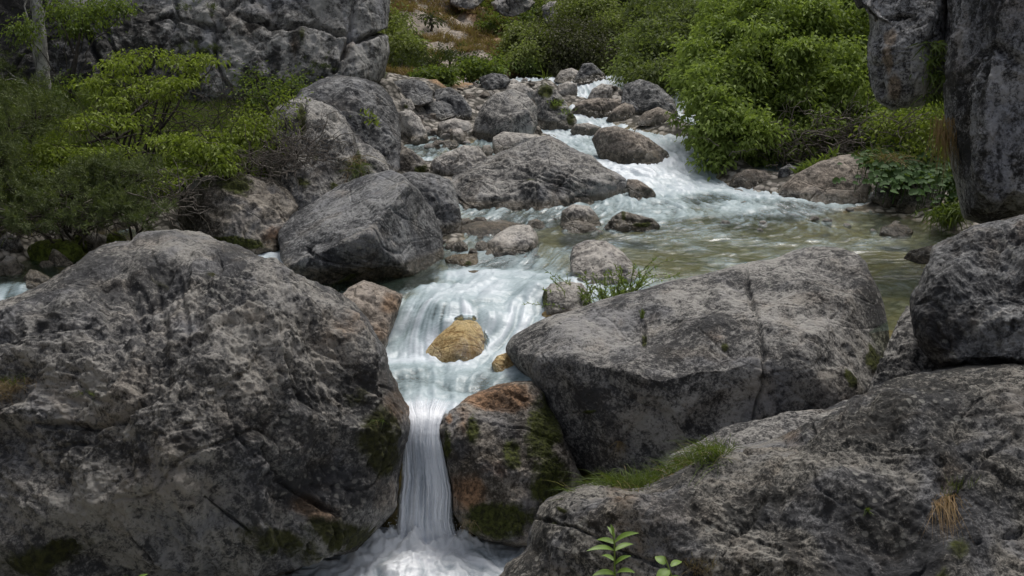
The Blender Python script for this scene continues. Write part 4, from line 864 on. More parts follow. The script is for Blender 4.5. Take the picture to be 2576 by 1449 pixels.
def unit(a): return a/(np.linalg.norm(a, axis=-1, keepdims=True)+1e-9)
def leaves_mesh(C, A, l, w, rg, droop=.15, upb=.6):
    """leaf blades: base C, direction A, length l, width w"""
    n = len(C); l = np.broadcast_to(l, n)[:, None]; w = np.broadcast_to(w, n)[:, None]
    up = unit(rg.normal(size=(n, 3))*.8+np.array([0, 0, upb*1.3])); A = unit(A)
    B = unit(np.cross(A, up)); Nn = np.cross(B, A)
    p0 = C; p1 = C+A*l*.45+B*w*.5+Nn*w*.12; p2 = C+A*l-np.array([0, 0, 1])*l*droop; p3 = C+A*l*.45-B*w*.5+Nn*w*.12
    V = np.stack([p0, p1, p2, p3], 1).reshape(-1, 3)
    return V, np.arange(n*4).reshape(n, 4)
def blades_mesh(C, A, l, w, rg, bend=.5, side=None):
    """grass blades of three segments"""
    n = len(C); l = np.broadcast_to(l, n)[:, None]; w = np.broadcast_to(w, n)[:, None]; A = unit(A)
    B = unit(np.cross(A, rg.normal(size=(n, 3)))); H = A.copy(); H[:, 2] = 0
    H = H+rg.normal(size=(n, 3))*.12*np.array([1, 1, 0])
    out = []
    for t in (0, .35, .7, 1.0):
        c = C+A*l*t+H*l*bend*t*t*.6-np.array([0, 0, 1])*l*bend*t*t*.75
        ww = w*(1-t)**.6*.5 if t < 1 else w*.03
        out += [c-B*ww, c+B*ww]
    V = np.stack(out, 1).reshape(-1, 3); k = np.arange(n)[:, None]*8
    Q = np.concatenate([k+np.array([[0, 1, 3, 2]]), k+np.array([[2, 3, 5, 4]]), k+np.array([[4, 5, 7, 6]])])
    return V, Q
class Tubes:
    def __init__(s): s.V = []; s.Q = []; s.n = 0
    def add(s, pts, r0, r1, k=5):
        pts = np.asarray(pts, float); m = len(pts)
        T = unit(np.gradient(pts, axis=0)); ref = np.array([0, 0, 1.]) if abs(T[0][2]) < .9 else np.array([1., 0, 0])
        A = unit(np.cross(T, ref)); B = np.cross(T, A)
        r = np.linspace(r0, r1, m)[:, None, None] if np.isscalar(r0) else np.asarray(r0)[:, None, None]
        th = np.linspace(0, 2*np.pi, k, endpoint=False)
        V = pts[:, None]+r*(np.cos(th)[None, :, None]*A[:, None]+np.sin(th)[None, :, None]*B[:, None])
        i = np.arange(m*k).reshape(m, k)+s.n; j = np.roll(i, -1, 1)
        s.Q.append(np.stack([i[:-1], j[:-1], j[1:], i[1:]], -1).reshape(-1, 4)); s.V.append(V.reshape(-1, 3)); s.n += m*k
    def get(s): return np.concatenate(s.V), np.concatenate(s.Q)
def wiggle(a, b, n, amp, rg, sag=0.0):
    a, b = np.asarray(a, float), np.asarray(b, float); t = np.linspace(0, 1, n)[:, None]
    d = np.linalg.norm(b-a)
    w = np.cumsum(rg.normal(size=(n, 3)), 0); w -= w[0]+(w[-1]-w[0])*t
    return a+(b-a)*t+w*amp*d/math.sqrt(n)+np.array([0, 0, 1.])*sag*d*np.sin(t*np.pi)
def bush(name, label, cat, base, blobs, nclump, nleaf, ls, mat, bark='dark', trunk=.04, group=None, seed=1, csize=.22, flat=.6, droop=.2, stems=60, shell=.5,
         needle=False, parts=('stems', 'foliage'), lw=.5, upb=.6, limbs=None, lobes=0, lob=.42):
    rg = np.random.default_rng(seed); base = np.asarray(base, float)
    root = empty(name, base, label, cat, group)
    vol = np.array([b[3]*b[4]*b[5] for b in blobs]); pr = vol**.75; pr /= pr.sum()
    ids = rg.choice(len(blobs), nclump, p=pr)
    BC = np.array([P(b[0], b[1], b[2]) for b in blobs]); BR = np.array([[b[3]*b[2]/FPX, b[5], b[4]*b[2]/FPX] for b in blobs])
    d = unit(rg.normal(size=(nclump, 3))); r = rg.random(nclump)**(shell*.7)
    CC = BC[ids]+d*r[:, None]*BR[ids]
    if lobes:
        LC = []; LR = []
        for b in range(len(blobs)):
            dd = unit(rg.normal(size=(lobes, 3))+np.array([0, -.3, .35])); LC.append(BC[b]+dd*BR[b]*(.45+.45*rg.random((lobes, 1)))); LR.append(BR[b][None]*lob*(.6+.7*rg.random((lobes, 1))))
        LC = np.array(LC); LR = np.array(LR); li = rg.integers(0, lobes, nclump); CO = CC
        d = unit(rg.normal(size=(nclump, 3))+np.array([0, -.25, .45])); CC = LC[ids, li]+d*LR[ids, li]*(.75+.25*rg.random((nclump, 1))); CC = np.where(rg.random((nclump, 1)) < .42, CO, CC)
    CC += .12*BR[ids]*np.stack([pn(CC*1.7, 3), pn(CC*1.7, 4), pn(CC*1.7, 5)], 1)*2
    T = Tubes()
    for k in range(len(blobs)):
        T.add(wiggle(base+rg.normal(size=3)*.004, BC[k]-np.array([0, 0, BR[k, 2]*.3]), 9, .10, rg, .05), trunk, trunk*.35, 6)
    for k in rg.permutation(nclump)[:stems]:
        c = BC[ids[k]]-np.array([0, 0, BR[ids[k], 2]*.3]); T.add(wiggle(c, CC[k], 6, .12, rg, .05), trunk*.32, trunk*.06, 4)
    for lm in (limbs or []):
        pts = np.array([P(*q) for q in lm[0]]); tt = np.linspace(0, len(pts)-1, len(pts)*4)
        pts = np.stack([np.interp(tt, np.arange(len(pts)), pts[:, c]) for c in range(3)], 1)+rg.normal(size=(len(tt), 3))*lm[1]*.15
        T.add(pts, lm[1], lm[1]*.3, 6)
    V, Q = T.get(); mesh(parts[0], V, Q, BK[bark], root, loc=base)
    n = nclump*nleaf; ci = np.repeat(np.arange(nclump), nleaf)
    sz = csize*(.6+.8*rg.random(nclump))
    if needle:
        # sprays of shoots, each a brush of needles
        ns = nclump*max(1, nleaf//24); ci = rg.integers(0, nclump, ns)
        S0 = CC[ci]+rg.normal(size=(ns, 3))*sz[ci][:, None]*np.array([.6, .6, .35])
        sd = unit(rg.normal(size=(ns, 3))*.6+np.array([0, -.15, .55])+unit(S0-BC[ids[ci]])*.7)
        kk = 24; C = np.repeat(S0, kk, 0)+np.repeat(sd, kk, 0)*rg.random((ns*kk, 1))*ls*1.6
        A = np.repeat(sd, kk, 0)*.75+unit(rg.normal(size=(ns*kk, 3)))*.85
        V, Q = leaves_mesh(C, A, ls*(.8+.4*rg.random(ns*kk)), ls*.13, rg, 0, .3)
    else:
        C = CC[ci]+rg.normal(size=(n, 3))*sz[ci][:, None]*np.array([.62, .62, .62*flat])
        out = unit(C-CC[ci]); A = out*.7+rg.normal(size=(n, 3))*.5+np.array([0, 0, -.25])
        V, Q = leaves_mesh(C, A, ls*(.65+.7*rg.random(n)), ls*lw*(.8+.4*rg.random(n)), rg, droop, upb)
    mesh(parts[1], V, Q, L[mat], root, smooth=False, loc=base)
    return root
def gnd(u, v, D):
    q = P(u, v, D); q[2] = float(GZ(np.array([q[0]]), np.array([q[1]]))[0])-.05; return q
TR = ('trunk', 'crown')
# --- far hillside
far = 'trees on the far hillside'
bush('tree', 'light yellow green tree beside the edge of the left cliff', 'tree', gnd(1010,190,25), [(1000,110,25.5,30,60,.5),(1025,130,25,40,40,.5),(985,60,26,22,40,.4)], 60, 110, .085, 'far', seed=2, csize=.26, group=far, parts=TR)
bush('bush', 'dark spiky juniper bushes at the foot of the grassy slope', 'bush', gnd(1060,190,24), [(1040,170,24,40,22,.4),(1082,160,24.5,26,32,.4),(1010,172,23.5,24,24,.4)], 50, 72, .10, 'dark', seed=3, csize=.22, needle=True, stems=50)
bush('bush', 'low leafy green bush in front of the dark juniper bushes', 'bush', gnd(1085,200,22.5), [(1080,195,22.6,45,14,.3),(1120,190,22.8,26,14,.3)], 26, 80, .08, 'mid', seed=4, csize=.16)
bush('bush', 'rounded green bush at the foot of the dry slope above the pale stones', 'bush', gnd(1185,185,24.5), [(1195,172,24.5,38,14,.4),(1235,176,24.3,26,12,.3)], 26, 90, .085, 'mid', seed=5, csize=.2)
bush('tree', 'bright bushy tree standing left of the dark thicket', 'tree', gnd(1310,185,26), [(1325,140,26,36,42,.6),(1300,105,27,28,36,.5),(1345,110,26.5,26,35,.5)], 100, 90, .08, 'far', seed=6, csize=.2, lobes=7, group=far, parts=TR)
L['brush'] = leaf_mat('brown olive thicket leaves', (.035, .036, .020), (.115, .115, .062), .15)
bush('bush', 'wide dark leafless looking thicket over the far stream rocks', 'thicket', gnd(1440,175,26), [(1420,115,26,75,50,.8),(1510,130,26,60,42,.8),(1380,90,27,45,40,.7),(1450,80,26.5,60,40,.7)], 210, 46, .07, 'brush', seed=7, csize=.32, needle=False, stems=190)
bush('tree', 'pale green rounded tree rising above the dark thicket', 'tree', gnd(1500,130,28.5), [(1490,45,28.5,60,50,.9),(1530,80,28,40,40,.7),(1450,20,29,45,40,.8)], 190, 100, .09, 'far', seed=8, csize=.24, lobes=8, group=far, parts=TR)
bush('tree', 'dark narrow conifer behind the pale rounded tree', 'tree', gnd(1570,130,30), [(1585,20,30.5,35,90,.6),(1560,90,30,32,50,.6)], 90, 60, .10, 'dark', seed=9, csize=.35, group=far, parts=TR)
bush('tree', 'thin green tree with gaps growing high on the far slope', 'tree', gnd(1190,70,31), [(1290,20,32,40,36,.8),(1265,70,30,26,24,.6)], 60, 60, .09, 'mid', seed=10, csize=.35, group=far, parts=TR)
bush('tree', 'loose green tree at the top edge between two grey rock patches', 'tree', gnd(1330,50,33), [(1330,20,33,50,45,.8),(1395,50,34,45,35,.8)], 90, 60, .09, 'far', seed=11, csize=.36, group=far, parts=TR)
for k, (u, v, D, ru, rv, mt) in enumerate([(1130,135,25.5,16,12,'dark'),(1330,165,25.6,24,16,'mid'),(1003,60,27,16,20,'mid'),(1085,45,28,24,14,'dark'),(1175,145,25,26,14,'dark'),(1260,150,26,24,20,'mid'),(1040,95,26,18,20,'dark'),(1290,120,27,26,18,'mid'),(1225,60,29,22,14,'mid')]):
    bush('shrub', ['small dark juniper clump in the middle of the dry slope','green shrub between the bright bushy tree and the far stones','green shrub above the light yellow green tree at the cliff edge','dark clump high on the dry slope','dark juniper clump low on the dry slope','green shrub at the right foot of the dry slope','slender dark juniper behind the light yellow green tree','spreading green shrub left of the bright bushy tree','green shrub on the right flank high on the dry slope'][k], 'shrub',
         gnd(u, v+rv, D), [(u, v, D, ru, rv, .3)], 8, 40, .065, mt, seed=30+k, csize=.15, stems=10, group='shrubs on the dry slope')
def hrock(u, v, D, ru, rv, seed, label, m='grey'):
    th = np.linspace(0, 2*np.pi, 11)[:-1]; rg = np.random.default_rng(seed); r = .8+.3*rg.random(10)
    rock('rock', [(u+ru*r[i]*math.cos(t), v+rv*r[i]*math.sin(t)) for i, t in enumerate(th)], m, 'rough', label, 'rock', D=(D, D+.8), T=.8, seed=seed, wetz=-9)
hrock(1290,8,28.5,50,30,501,'grey rock outcrop at the top edge above the slope')
hrock(1400,35,31,45,30,502,'grey rock patch among the far trees')
hrock(1175,-2,30,50,22,503,'small grey outcrop at the top of the scree')
L['behind'] = leaf_mat('muted green leaves', (.075, .10, .035), (.22, .26, .11))
# --- right bank
bush('tree', 'tall yellow green bush tree reaching over the upper rapids', 'tree', gnd(1680,215,24), [(1640,120,24.5,75,70,1.0),(1600,180,23.5,50,32,.7),(1710,60,25.5,80,70,1.1),(1665,190,23.2,50,42,.7),(1640,30,27,60,60,1.0)], 480, 60, .075, 'behind', seed=12, csize=.20, trunk=.05, stems=160, parts=TR, shell=.6, lobes=12, lob=.36)
bush('tree', 'huge round bright green bush hanging over the rapids', 'bush', gnd(1960,400,19.5), [(1900,200,19.8,160,150,1.3),(1800,270,19.2,95,110,.9),(1960,90,20.5,180,120,1.3),(2050,230,19.8,130,150,1.2),(1850,340,18.6,120,70,.8),(2000,340,19.3,130,80,1.0),(1880,40,21,120,90,1.1),(2080,40,21,120,90,1.1),(1780,180,19.8,80,90,.8),(1860,90,20.3,90,90,.8),(1800,395,18.2,45,30,.35)],
     2300, 50, .082, 'bush', seed=13, csize=.14, trunk=.07, stems=300, parts=TR, shell=.35, lobes=14, lob=.34, droop=.3)
bush('tree', 'shaded green shrubbery between the great bush and the hanging rock', 'bush', gnd(2180,330,20), [(2150,180,20.5,60,130,.8),(2170,320,19.5,80,60,.8),(2120,90,21.5,70,110,.8),(2280,330,18.5,90,50,.7)], 260, 70, .075, 'mid', seed=14, csize=.22, stems=200, lobes=9, parts=('stems','foliage'))
bush('shrub', 'thin yellow green twigs with young leaves under the hanging rock', 'shrub', gnd(2330,420,16.5), [(2250,290,17,40,22,.3),(2300,330,16.8,50,30,.3),(2320,370,16.5,50,30,.3),(2230,330,17,35,25,.3),(2370,300,16.5,30,40,.25)], 60, 26, .07, 'bright', seed=15, csize=.16, stems=60, trunk=.02)
def butterbur():
    rg = np.random.default_rng(16); base = gnd(2300, 480, 16.0); root = empty('butterbur_patch', base, 'patch of broad round butterbur leaves above the grey bank rocks', 'plant')
    n = 560; u = rg.normal(2285, 55, n); v = 425+(u-2285)*.10+rg.normal(0, 26, n); D = 15.6+(470-v)*.012+rg.normal(0, .12, n)
    extra = 150; u = np.append(u, rg.normal(2385, 22, extra)); v = np.append(v, rg.uniform(420, 540, extra)); D = np.append(D, rg.normal(15.0, .12, extra)); n += extra
    C = P(u, v, D); T = Tubes(); Vs = []; Fs = []
    for i in range(n):
        R = .030+.030*rg.random(); nn = unit(np.array([rg.normal()*.45, -.45+rg.normal()*.35, 1.0])); a = unit(np.cross(nn, [0, 1, .2])); b = np.cross(nn, a)
        th = np.linspace(.35, 2*np.pi-.35, 10); ring = C[i]+R*(np.cos(th)[:, None]*b+np.sin(th)[:, None]*a)+nn*(.16*R*np.cos(2*th))[:, None]+nn*.22*R
        Vs.append(np.concatenate([[C[i]], ring])); k = i*11; Fs.append([[k, k+j, k+j+1] for j in range(1, 10)])
        if i % 3 == 0: T.add(wiggle(C[i]-np.array([0, -.1, .22]), C[i], 4, .05, rg), .005, .004, 4)
    mesh('foliage', np.concatenate(Vs), np.concatenate(Fs), L['butter'], root, smooth=False, loc=base)
    V, Q = T.get(); mesh('stems', V, Q, L['butter'], root, loc=base)
butterbur()
# --- left bank
bush('tree', 'young tree with tiers of bright fresh leaves on the left bank', 'tree', gnd(330,430,15.4),
     [(300,165,16.2,70,14,.5),(370,140,16.4,70,14,.5),(470,150,16.3,60,14,.5),(250,200,16.0,50,14,.5),(340,215,16.0,110,22,.6),(440,205,16.0,70,18,.5),(330,250,15.8,80,20,.6),(420,240,15.8,60,16,.5),(290,300,15.2,90,18,.5),(220,310,15.2,55,16,.4),(470,180,16.2,50,16,.4),(540,150,16.4,25,10,.3)],
     230, 24, .062, 'bright', seed=17, csize=.115, flat=.35, trunk=.022, stems=230, droop=.35, parts=TR, shell=.9,
     limbs=[([(215,362,15.0),(250,350,15.0),(300,348,15.0),(340,338,15.1),(385,335,15.1)],.018),([(300,345,15.1),(350,315,15.3),(385,320,15.3),(392,285,15.4)],.018),([(250,345,15.1),(300,325,15.3),(325,295,15.4),(350,275,15.5),(400,250,15.8)],.024),([(340,280,15.5),(372,255,15.7),(380,215,15.9)],.022)])
bush('shrub', 'spray of bright leaves over the middle of the left bank', 'shrub', gnd(480,470,14.9), [(440,350,15,60,14,.4),(520,345,15,70,14,.4),(560,375,14.8,50,18,.4),(500,385,14.8,80,18,.4),(560,420,14.6,16,30,.15),(430,425,14.6,60,16,.3),(620,330,15.2,50,20,.3)],
     120, 22, .060, 'bright', seed=18, csize=.11, flat=.4, stems=120, trunk=.016, droop=.4, shell=.9)
bush('shrub', 'bright green leafy twigs at the lower left of the bank', 'shrub', gnd(170,500,14.3), [(120,375,14.6,45,22,.3),(160,390,14.5,40,18,.3),(110,420,14.4,60,18,.3),(240,390,14.5,55,18,.3),(300,385,14.6,40,16,.3),(140,360,14.7,28,10,.25),(60,450,14.3,40,22,.3),(380,470,14.3,55,14,.25),(430,455,14.3,35,12,.2)],
     150, 22, .056, 'bright', seed=19, csize=.10, flat=.5, stems=110, trunk=.014, shell=.9)
bush('shrub', 'thin bare shrub with a few young leaves before the pale boulder', 'shrub', gnd(620,430,15.4), [(600,340,15.3,60,40,.4),(670,330,15.3,60,50,.4),(720,250,15.6,40,20,.3),(640,290,15.5,70,40,.4),(720,310,15.3,30,40,.2)], 120, 12, .05, 'bright', seed=20, csize=.13, stems=120, trunk=.014, shell=1)
bush('shrub', 'loose shrub at the foot of the cliff beside the tall dark boulder', 'shrub', gnd(700,270,18.5), [(680,235,18.5,70,30,.4),(640,190,19.2,50,30,.3),(740,215,18.6,40,30,.3)], 60, 28, .06, 'mid', seed=21, csize=.16, stems=60, trunk=.014, shell=1)
for k, (lb, bl, nc) in enumerate([('dark mountain pine shrub filling the left edge', [(20,320,14.2,80,50,.7),(90,290,14.6,80,40,.6),(0,400,13.9,70,60,.6),(30,470,13.6,80,50,.5),(60,240,15.2,60,40,.5)], 105),
                              ('mountain pine shrub hanging low over the left brook', [(150,480,13.6,110,28,.5),(230,520,13.5,90,26,.45),(120,540,13.3,120,24,.4),(60,560,13.3,70,20,.4)], 80),
                              ('grey green pine boughs under the tiered young tree', [(320,440,14.0,90,30,.5),(240,440,14.0,70,24,.5),(300,490,13.7,80,24,.4),(350,545,13.5,50,16,.3),(390,530,13.5,25,14,.2)], 80)]):
    bush('pine_shrub', lb, 'shrub', gnd(bl[0][0]+40, bl[0][1]+110, bl[0][2]+.3), bl, nc, 24*6, .068, 'pine', seed=50+k, csize=.13, needle=True, stems=nc, trunk=.02, group='mountain pine shrubs on the left bank', shell=.8)
bush('tree', 'straight grey trunked pine at the left with its crown above the picture', 'tree', gnd(110,262,18.8), [(60,-150,19,160,60,1.2),(160,-180,19.3,150,60,1.2),(-30,130,18.3,70,50,.6),(10,190,18,60,40,.5)], 90, 24*6, .07, 'pine', bark='grey', seed=60, csize=.3, needle=True, trunk=.02, stems=60, parts=TR)
def trunk(label, pts, r0, r1, bark, name='tree_trunk'):
    rg = np.random.default_rng(len(pts)*11); q = np.array([P(*p) for p in pts]); tt = np.linspace(0, len(q)-1, 26)
    q = np.stack([np.interp(tt, np.arange(len(q)), q[:, c]) for c in range(3)], 1)+rg.normal(size=(26, 3))*r0*.05
    T = Tubes(); T.add(q, np.linspace(r0, r1, 26)*(1+.05*rg.normal(size=26)), None, 14) if False else T.add(q, r0, r1, 14)
    return T, q
T, q = trunk('', [(112,268,18.6),(108,160,18.6),(96,60,18.6),(86,-60,18.6),(80,-220,18.6)], .105, .075, 'grey')
V, Q = T.get(); par = [o for o in bpy.data.objects if o.get('label', '').startswith('straight grey trunked')][0]
mesh('trunk', V, Q, BK['grey'], par, loc=tuple(par.location))
bush('tree', 'slender dark forked sapling right of the grey trunked pine', 'tree', gnd(180,262,17.6), [(230,30,17.8,70,45,.5),(320,20,17.8,60,30,.4),(190,80,17.8,50,30,.4),(150,20,17.8,50,25,.4),(170,215,17.3,40,24,.3),(60,70,17.8,30,40,.3)], 90, 34, .055, 'mid', seed=61, csize=.15, stems=70, trunk=.012, droop=.35, parts=TR, shell=.9,
     limbs=[([(180,262,17.6),(186,180,17.6),(200,90,17.6),(215,30,17.6)],.035),([(186,135,17.6),(160,70,17.6),(120,35,17.6)],.018)])
bush('tree', 'dim evergreen boughs across the dark cliff at the top', 'tree', gnd(560,262,19.6), [(505,20,19.6,55,8,.25),(510,130,19.4,60,8,.25),(560,125,19.4,40,8,.2)], 30, 24*5, .06, 'pine', seed=62, csize=.10, flat=.3, needle=True, stems=20, trunk=.018, parts=TR)
bush('shrub', 'dark bare spiky bush standing out against the cliff end', 'shrub', gnd(790,225,19.5), [(790,180,19.5,30,25,.3),(810,155,19.6,22,16,.2)], 22, 24*4, .06, 'dark', seed=63, csize=.12, needle=True, stems=40, trunk=.012)
# dead twigs
def twigs(name, label, spots, n, r, seed, mat='twig', cat='dead twigs', ln=.5):
    rg = np.random.default_rng(seed); T = Tubes(); b0 = None
    for k in range(n):
        u, v, D, ru, rv = spots[rg.integers(len(spots))]; a = P(u+rg.normal()*ru, v+rg.normal()*rv, D+rg.normal()*.15)
        if b0 is None: b0 = a
        d = unit(rg.normal(size=3)*np.array([1, .5, .6])+np.array([.2, -.2, .15]))*ln*(.4+rg.random())
        T.add(wiggle(a, a+d, 8, .16, rg, .1), r*(.6+rg.random()*.8), r*.2, 4)
        if rg.random() < .6:
            m = a+d*.5; T.add(wiggle(m, m+unit(rg.normal(size=3))*ln*.4, 5, .15, rg), r*.45, r*.15, 3)
    V, Q = T.get(); o = mesh(name, V, Q, BK[mat], loc=b0); tag(o, label, cat); return o
twigs('dead_branches', 'tangle of pale dead twigs on the brown weathered boulder', [(700,400,15.2,70,25),(640,425,14.9,50,20),(760,380,15.3,50,20)], 220, .006, 71)
twigs('dead_branches', 'mess of bare brown branches at the foot of the pines by the left brook', [(330,530,13.9,70,22),(230,560,13.8,80,18),(430,490,14.2,40,25),(100,570,13.7,60,16)], 240, .007, 72)
twigs('dead_branches', 'grey dead branches in the shade under the great bush', [(1950,380,18.2,70,22),(2050,360,18.2,60,25),(2120,340,18.4,50,30)], 200, .008, 73)
twigs('dead_branches', 'thin dead branches under the hanging rock', [(2280,330,16.8,50,26)], 60, .007, 76)
twigs('dead_branches', 'thin bare twigs in the left bank grass', [(500,320,15.6,60,30),(600,310,15.6,60,30),(420,300,15.6,70,25),(250,410,14.6,80,30)], 170, .005, 74, 'dark', ln=.7)

# --- grass (uncountable) and single tufts
def grass_area(name, label, n, area, mat, l, w, seed, bend=.5, per=7, cond=None, lift=0):
    rg = np.random.default_rng(seed); x = rg.uniform(area[0], area[1], n); y = rg.uniform(area[2], area[3], n)
    z = GZ(x, y); C = np.stack([x, y, z-.01+lift], 1); u, v, D = proj(C)
    k = (u > -60) & (u < 2640) & (v > -60)
    if cond is not None: k &= cond(u, v, C)
    C = C[k]; m = len(C); C = np.repeat(C, per, 0)+rg.normal(size=(m*per, 3))*np.array([.05, .05, 0])
    A = rg.normal(size=(m*per, 3))*.42+np.array([0, 0, 1.0])
    V, Q = blades_mesh(C, A, l*(.5+rg.random(m*per)), w, rg, bend)
    o = mesh(name, V, Q, L[mat], smooth=False); tag(o, label, 'grass', kind='stuff'); return o
hi = lambda x, y: GZ(x, y)
grass_area('grass', 'long green grass of the left bank meadow', 16000, (-9, -2.3, 12.5, 21), 'grass', .20, .010, 81, cond=lambda u, v, C: (C[:, 2] > WZ(C[:, 0], C[:, 1])+.18))
grass_area('grass', 'dry rusty grass on the far slope', 26000, (-4, 3.5, 23, 36), 'rust', .20, .018, 82, cond=lambda u, v, C: (fbm(C*.9, 3, 5) > -.05) & (v < 190) & (u < 1300+(v-60)*.6))
grass_area('grass', 'green grass mixed into the far slopes', 26000, (-4, 12, 22.5, 36), 'grass', .24, .022, 83, cond=lambda u, v, C: (fbm(C*.9, 3, 15) > np.where(u < 1210+(v-60)*.8, .55, .0)) & (v < 200))
grass_area('ground_cover', 'low green growth on the right bank', 9000, (3, 8, 14.5, 22), 'mid', .16, .03, 84, cond=lambda u, v, C: (C[:, 2] > WZ(C[:, 0], C[:, 1])+.22))
def tuft(label, C, n, l, w, mat, seed, spread=.04, dirn=(0, 0, 1), bend=.6, jit=.4, group=None, name='grass_tuft', cat='grass tuft'):
    rg = np.random.default_rng(seed); C = np.asarray(C, float).reshape(-1, 3); m = len(C)
    CC = C[rg.integers(0, m, n)]+rg.normal(size=(n, 3))*np.array([spread, spread, spread*.3])
    V, Q = blades_mesh(CC, rg.normal(size=(n, 3))*jit+np.array(dirn, float), l*(.45+.8*rg.random(n)), w, rg, bend)
    o = mesh(name, V, Q, L[mat], smooth=False, loc=C[0]); tag(o, label, cat, group); return o
def RK(key, pts): return [on_rock(key, u, v)[0] for u, v in pts]
tuft('long green grass growing in the crack between the dark slab and the big right boulder', RK('dark speckled', [(1540,1222),(1575,1228),(1610,1215),(1650,1205),(1690,1190),(1730,1170),(1770,1152),(1800,1140)]), 1500, .19, .0045, 'grass', 91, .05, (-.25, -.1, 1), .75)
tuft('dry straw mixed into the long grass on the dark slab', RK('dark speckled', [(1570,1228),(1620,1215),(1680,1195),(1740,1168)]), 110, .11, .0035, 'dry', 92, .05, (-.1, -.5, .4), .6)
tuft('thin arching grass blades at the corner of the dark slab', RK('dark speckled', [(1440,1230),(1470,1222),(1500,1216)]), 50, .14, .004, 'grass', 93, .05, (-.9, -.1, .6), .5)
tuft('small brown grass tuft hanging on the undercut face of the big right boulder', RK('worn top', [(1555,1110)]), 60, .10, .003, 'dry', 94, .012, (0, -.4, -.3), .8)
tuft('green grass blades standing on the dark slab above the hanging straw', RK('dark speckled', [(2380,1240),(2410,1225),(2440,1220),(2400,1235)]), 60, .085, .0026, 'grass', 95, .02, (0, -.1, 1), .1, .22)
tuft('brown dead grass hanging down the face of the dark slab', RK('dark speckled', [(2360,1255),(2375,1245),(2400,1240)]), 130, .16, .003, 'rust', 96, .022, (-.15, -.7, .1), 1.3, .22)
tuft('tiny green rosette in a crack of the dark slab', RK('dark speckled', [(2183,1281)]), 36, .030, .005, 'grass', 97, .004, (0, -.4, .5), .4, .8)
tuft('dry and green grass tuft at the bottom edge of the dark slab', RK('dark speckled', [(1740,1425),(1760,1440),(1780,1430)]), 110, .10, .0025, 'dry', 98, .03, (-.1, -.2, 1), .5)
tuft('straw coloured grass tuft on the left side of the huge boulder', RK('lower left', [(10,960),(30,965),(60,955),(5,985)]), 420, .11, .0035, 'dry', 99, .05, (.3, -.4, .6), .9, .6)
tuft('green blades in the straw tuft of the huge boulder', RK('lower left', [(20,958),(40,962)]), 60, .13, .004, 'grass', 100, .04, (.1, -.2, 1), .4)
tuft('tiny green grass sprig on the mossy edge of the huge boulder next to the fall', RK('lower left', [(948,1055),(962,1060)]), 36, .07, .0035, 'grass', 101, .012, (0, -.5, .5), .9)
tuft('faint grass sprig in the hollow of the huge boulder', RK('lower left', [(210,985),(235,990)]), 40, .04, .004, 'grass', 102, .02, (0, -.3, .8), .4)
tuft('green tuft in the cleft on top of the big right boulder', RK('worn top', [(1617,790),(1614,800)]), 60, .08, .004, 'grass', 103, .006, (0, -.3, 1), .3, .2)
tuft('long faded grass hanging between the pale grey boulder and the dark one', RK('rusty moss', [(896,440),(892,420)])+RK('right behind the slate', [(900,395)]), 260, .26, .006, 'dry', 104, .06, (.1, -.6, -.1), .8)
tuft('bright grass patch beside the faded hanging grass', RK('right behind the slate', [(905,410),(900,430)]), 160, .18, .006, 'grass', 105, .05, (.1, -.5, .2), .8)
tuft('small leafy tuft on the tall dark boulder', RK('under the left cliff', [(925,290),(935,310)]), 46, .12, .03, 'bright', 106, .08, (0, -.4, .8), .3)
tuft('tuft of green weeds on the mossy pyramid boulder', RK('mossy peak', [(1400,262),(1420,280)]), 120, .10, .014, 'bush', 107, .09, (0, -.2, 1), .5)
tuft('few hanging grass blades at the foot of the brown waterfall boulder', RK('moss right beside', [(1180,1310)]), 30, .14, .003, 'dry', 108, .02, (-.3, -.4, .3), 1.1)
tuft('leafy fern tuft in the crack between the hanging rock and the leaning wall', [P(2355, 110, 12.9), P(2352, 150, 12.9), P(2358, 190, 12.9), P(2352, 240, 13.0)], 260, .12, .022, 'mid', 109, .07, (0, -.5, -.2), .8, .5, name='fern', cat='fern')
tuft('brown hanging grass beard on the edge of the leaning wall', [P(2372, 300, 12.4), P(2380, 330, 12.4)], 160, .35, .007, 'rust', 110, .06, (0, -.2, -1), .4, .2)
tuft('straw grass clump among the butterbur leaves', [P(2245, 405, 16.2), P(2225, 400, 16.3)], 120, .35, .008, 'dry', 111, .08, (0, -.3, .6), .9)
tuft('mossy green hanging growth at the waterline below the leaning wall', [P(2390, 530, 14.6), P(2370, 535, 14.7), P(2410, 520, 14.5)], 400, .14, .02, 'mid', 112, .10, (0, -.5, -.3), .8, .6, name='moss_cushion', cat='moss')
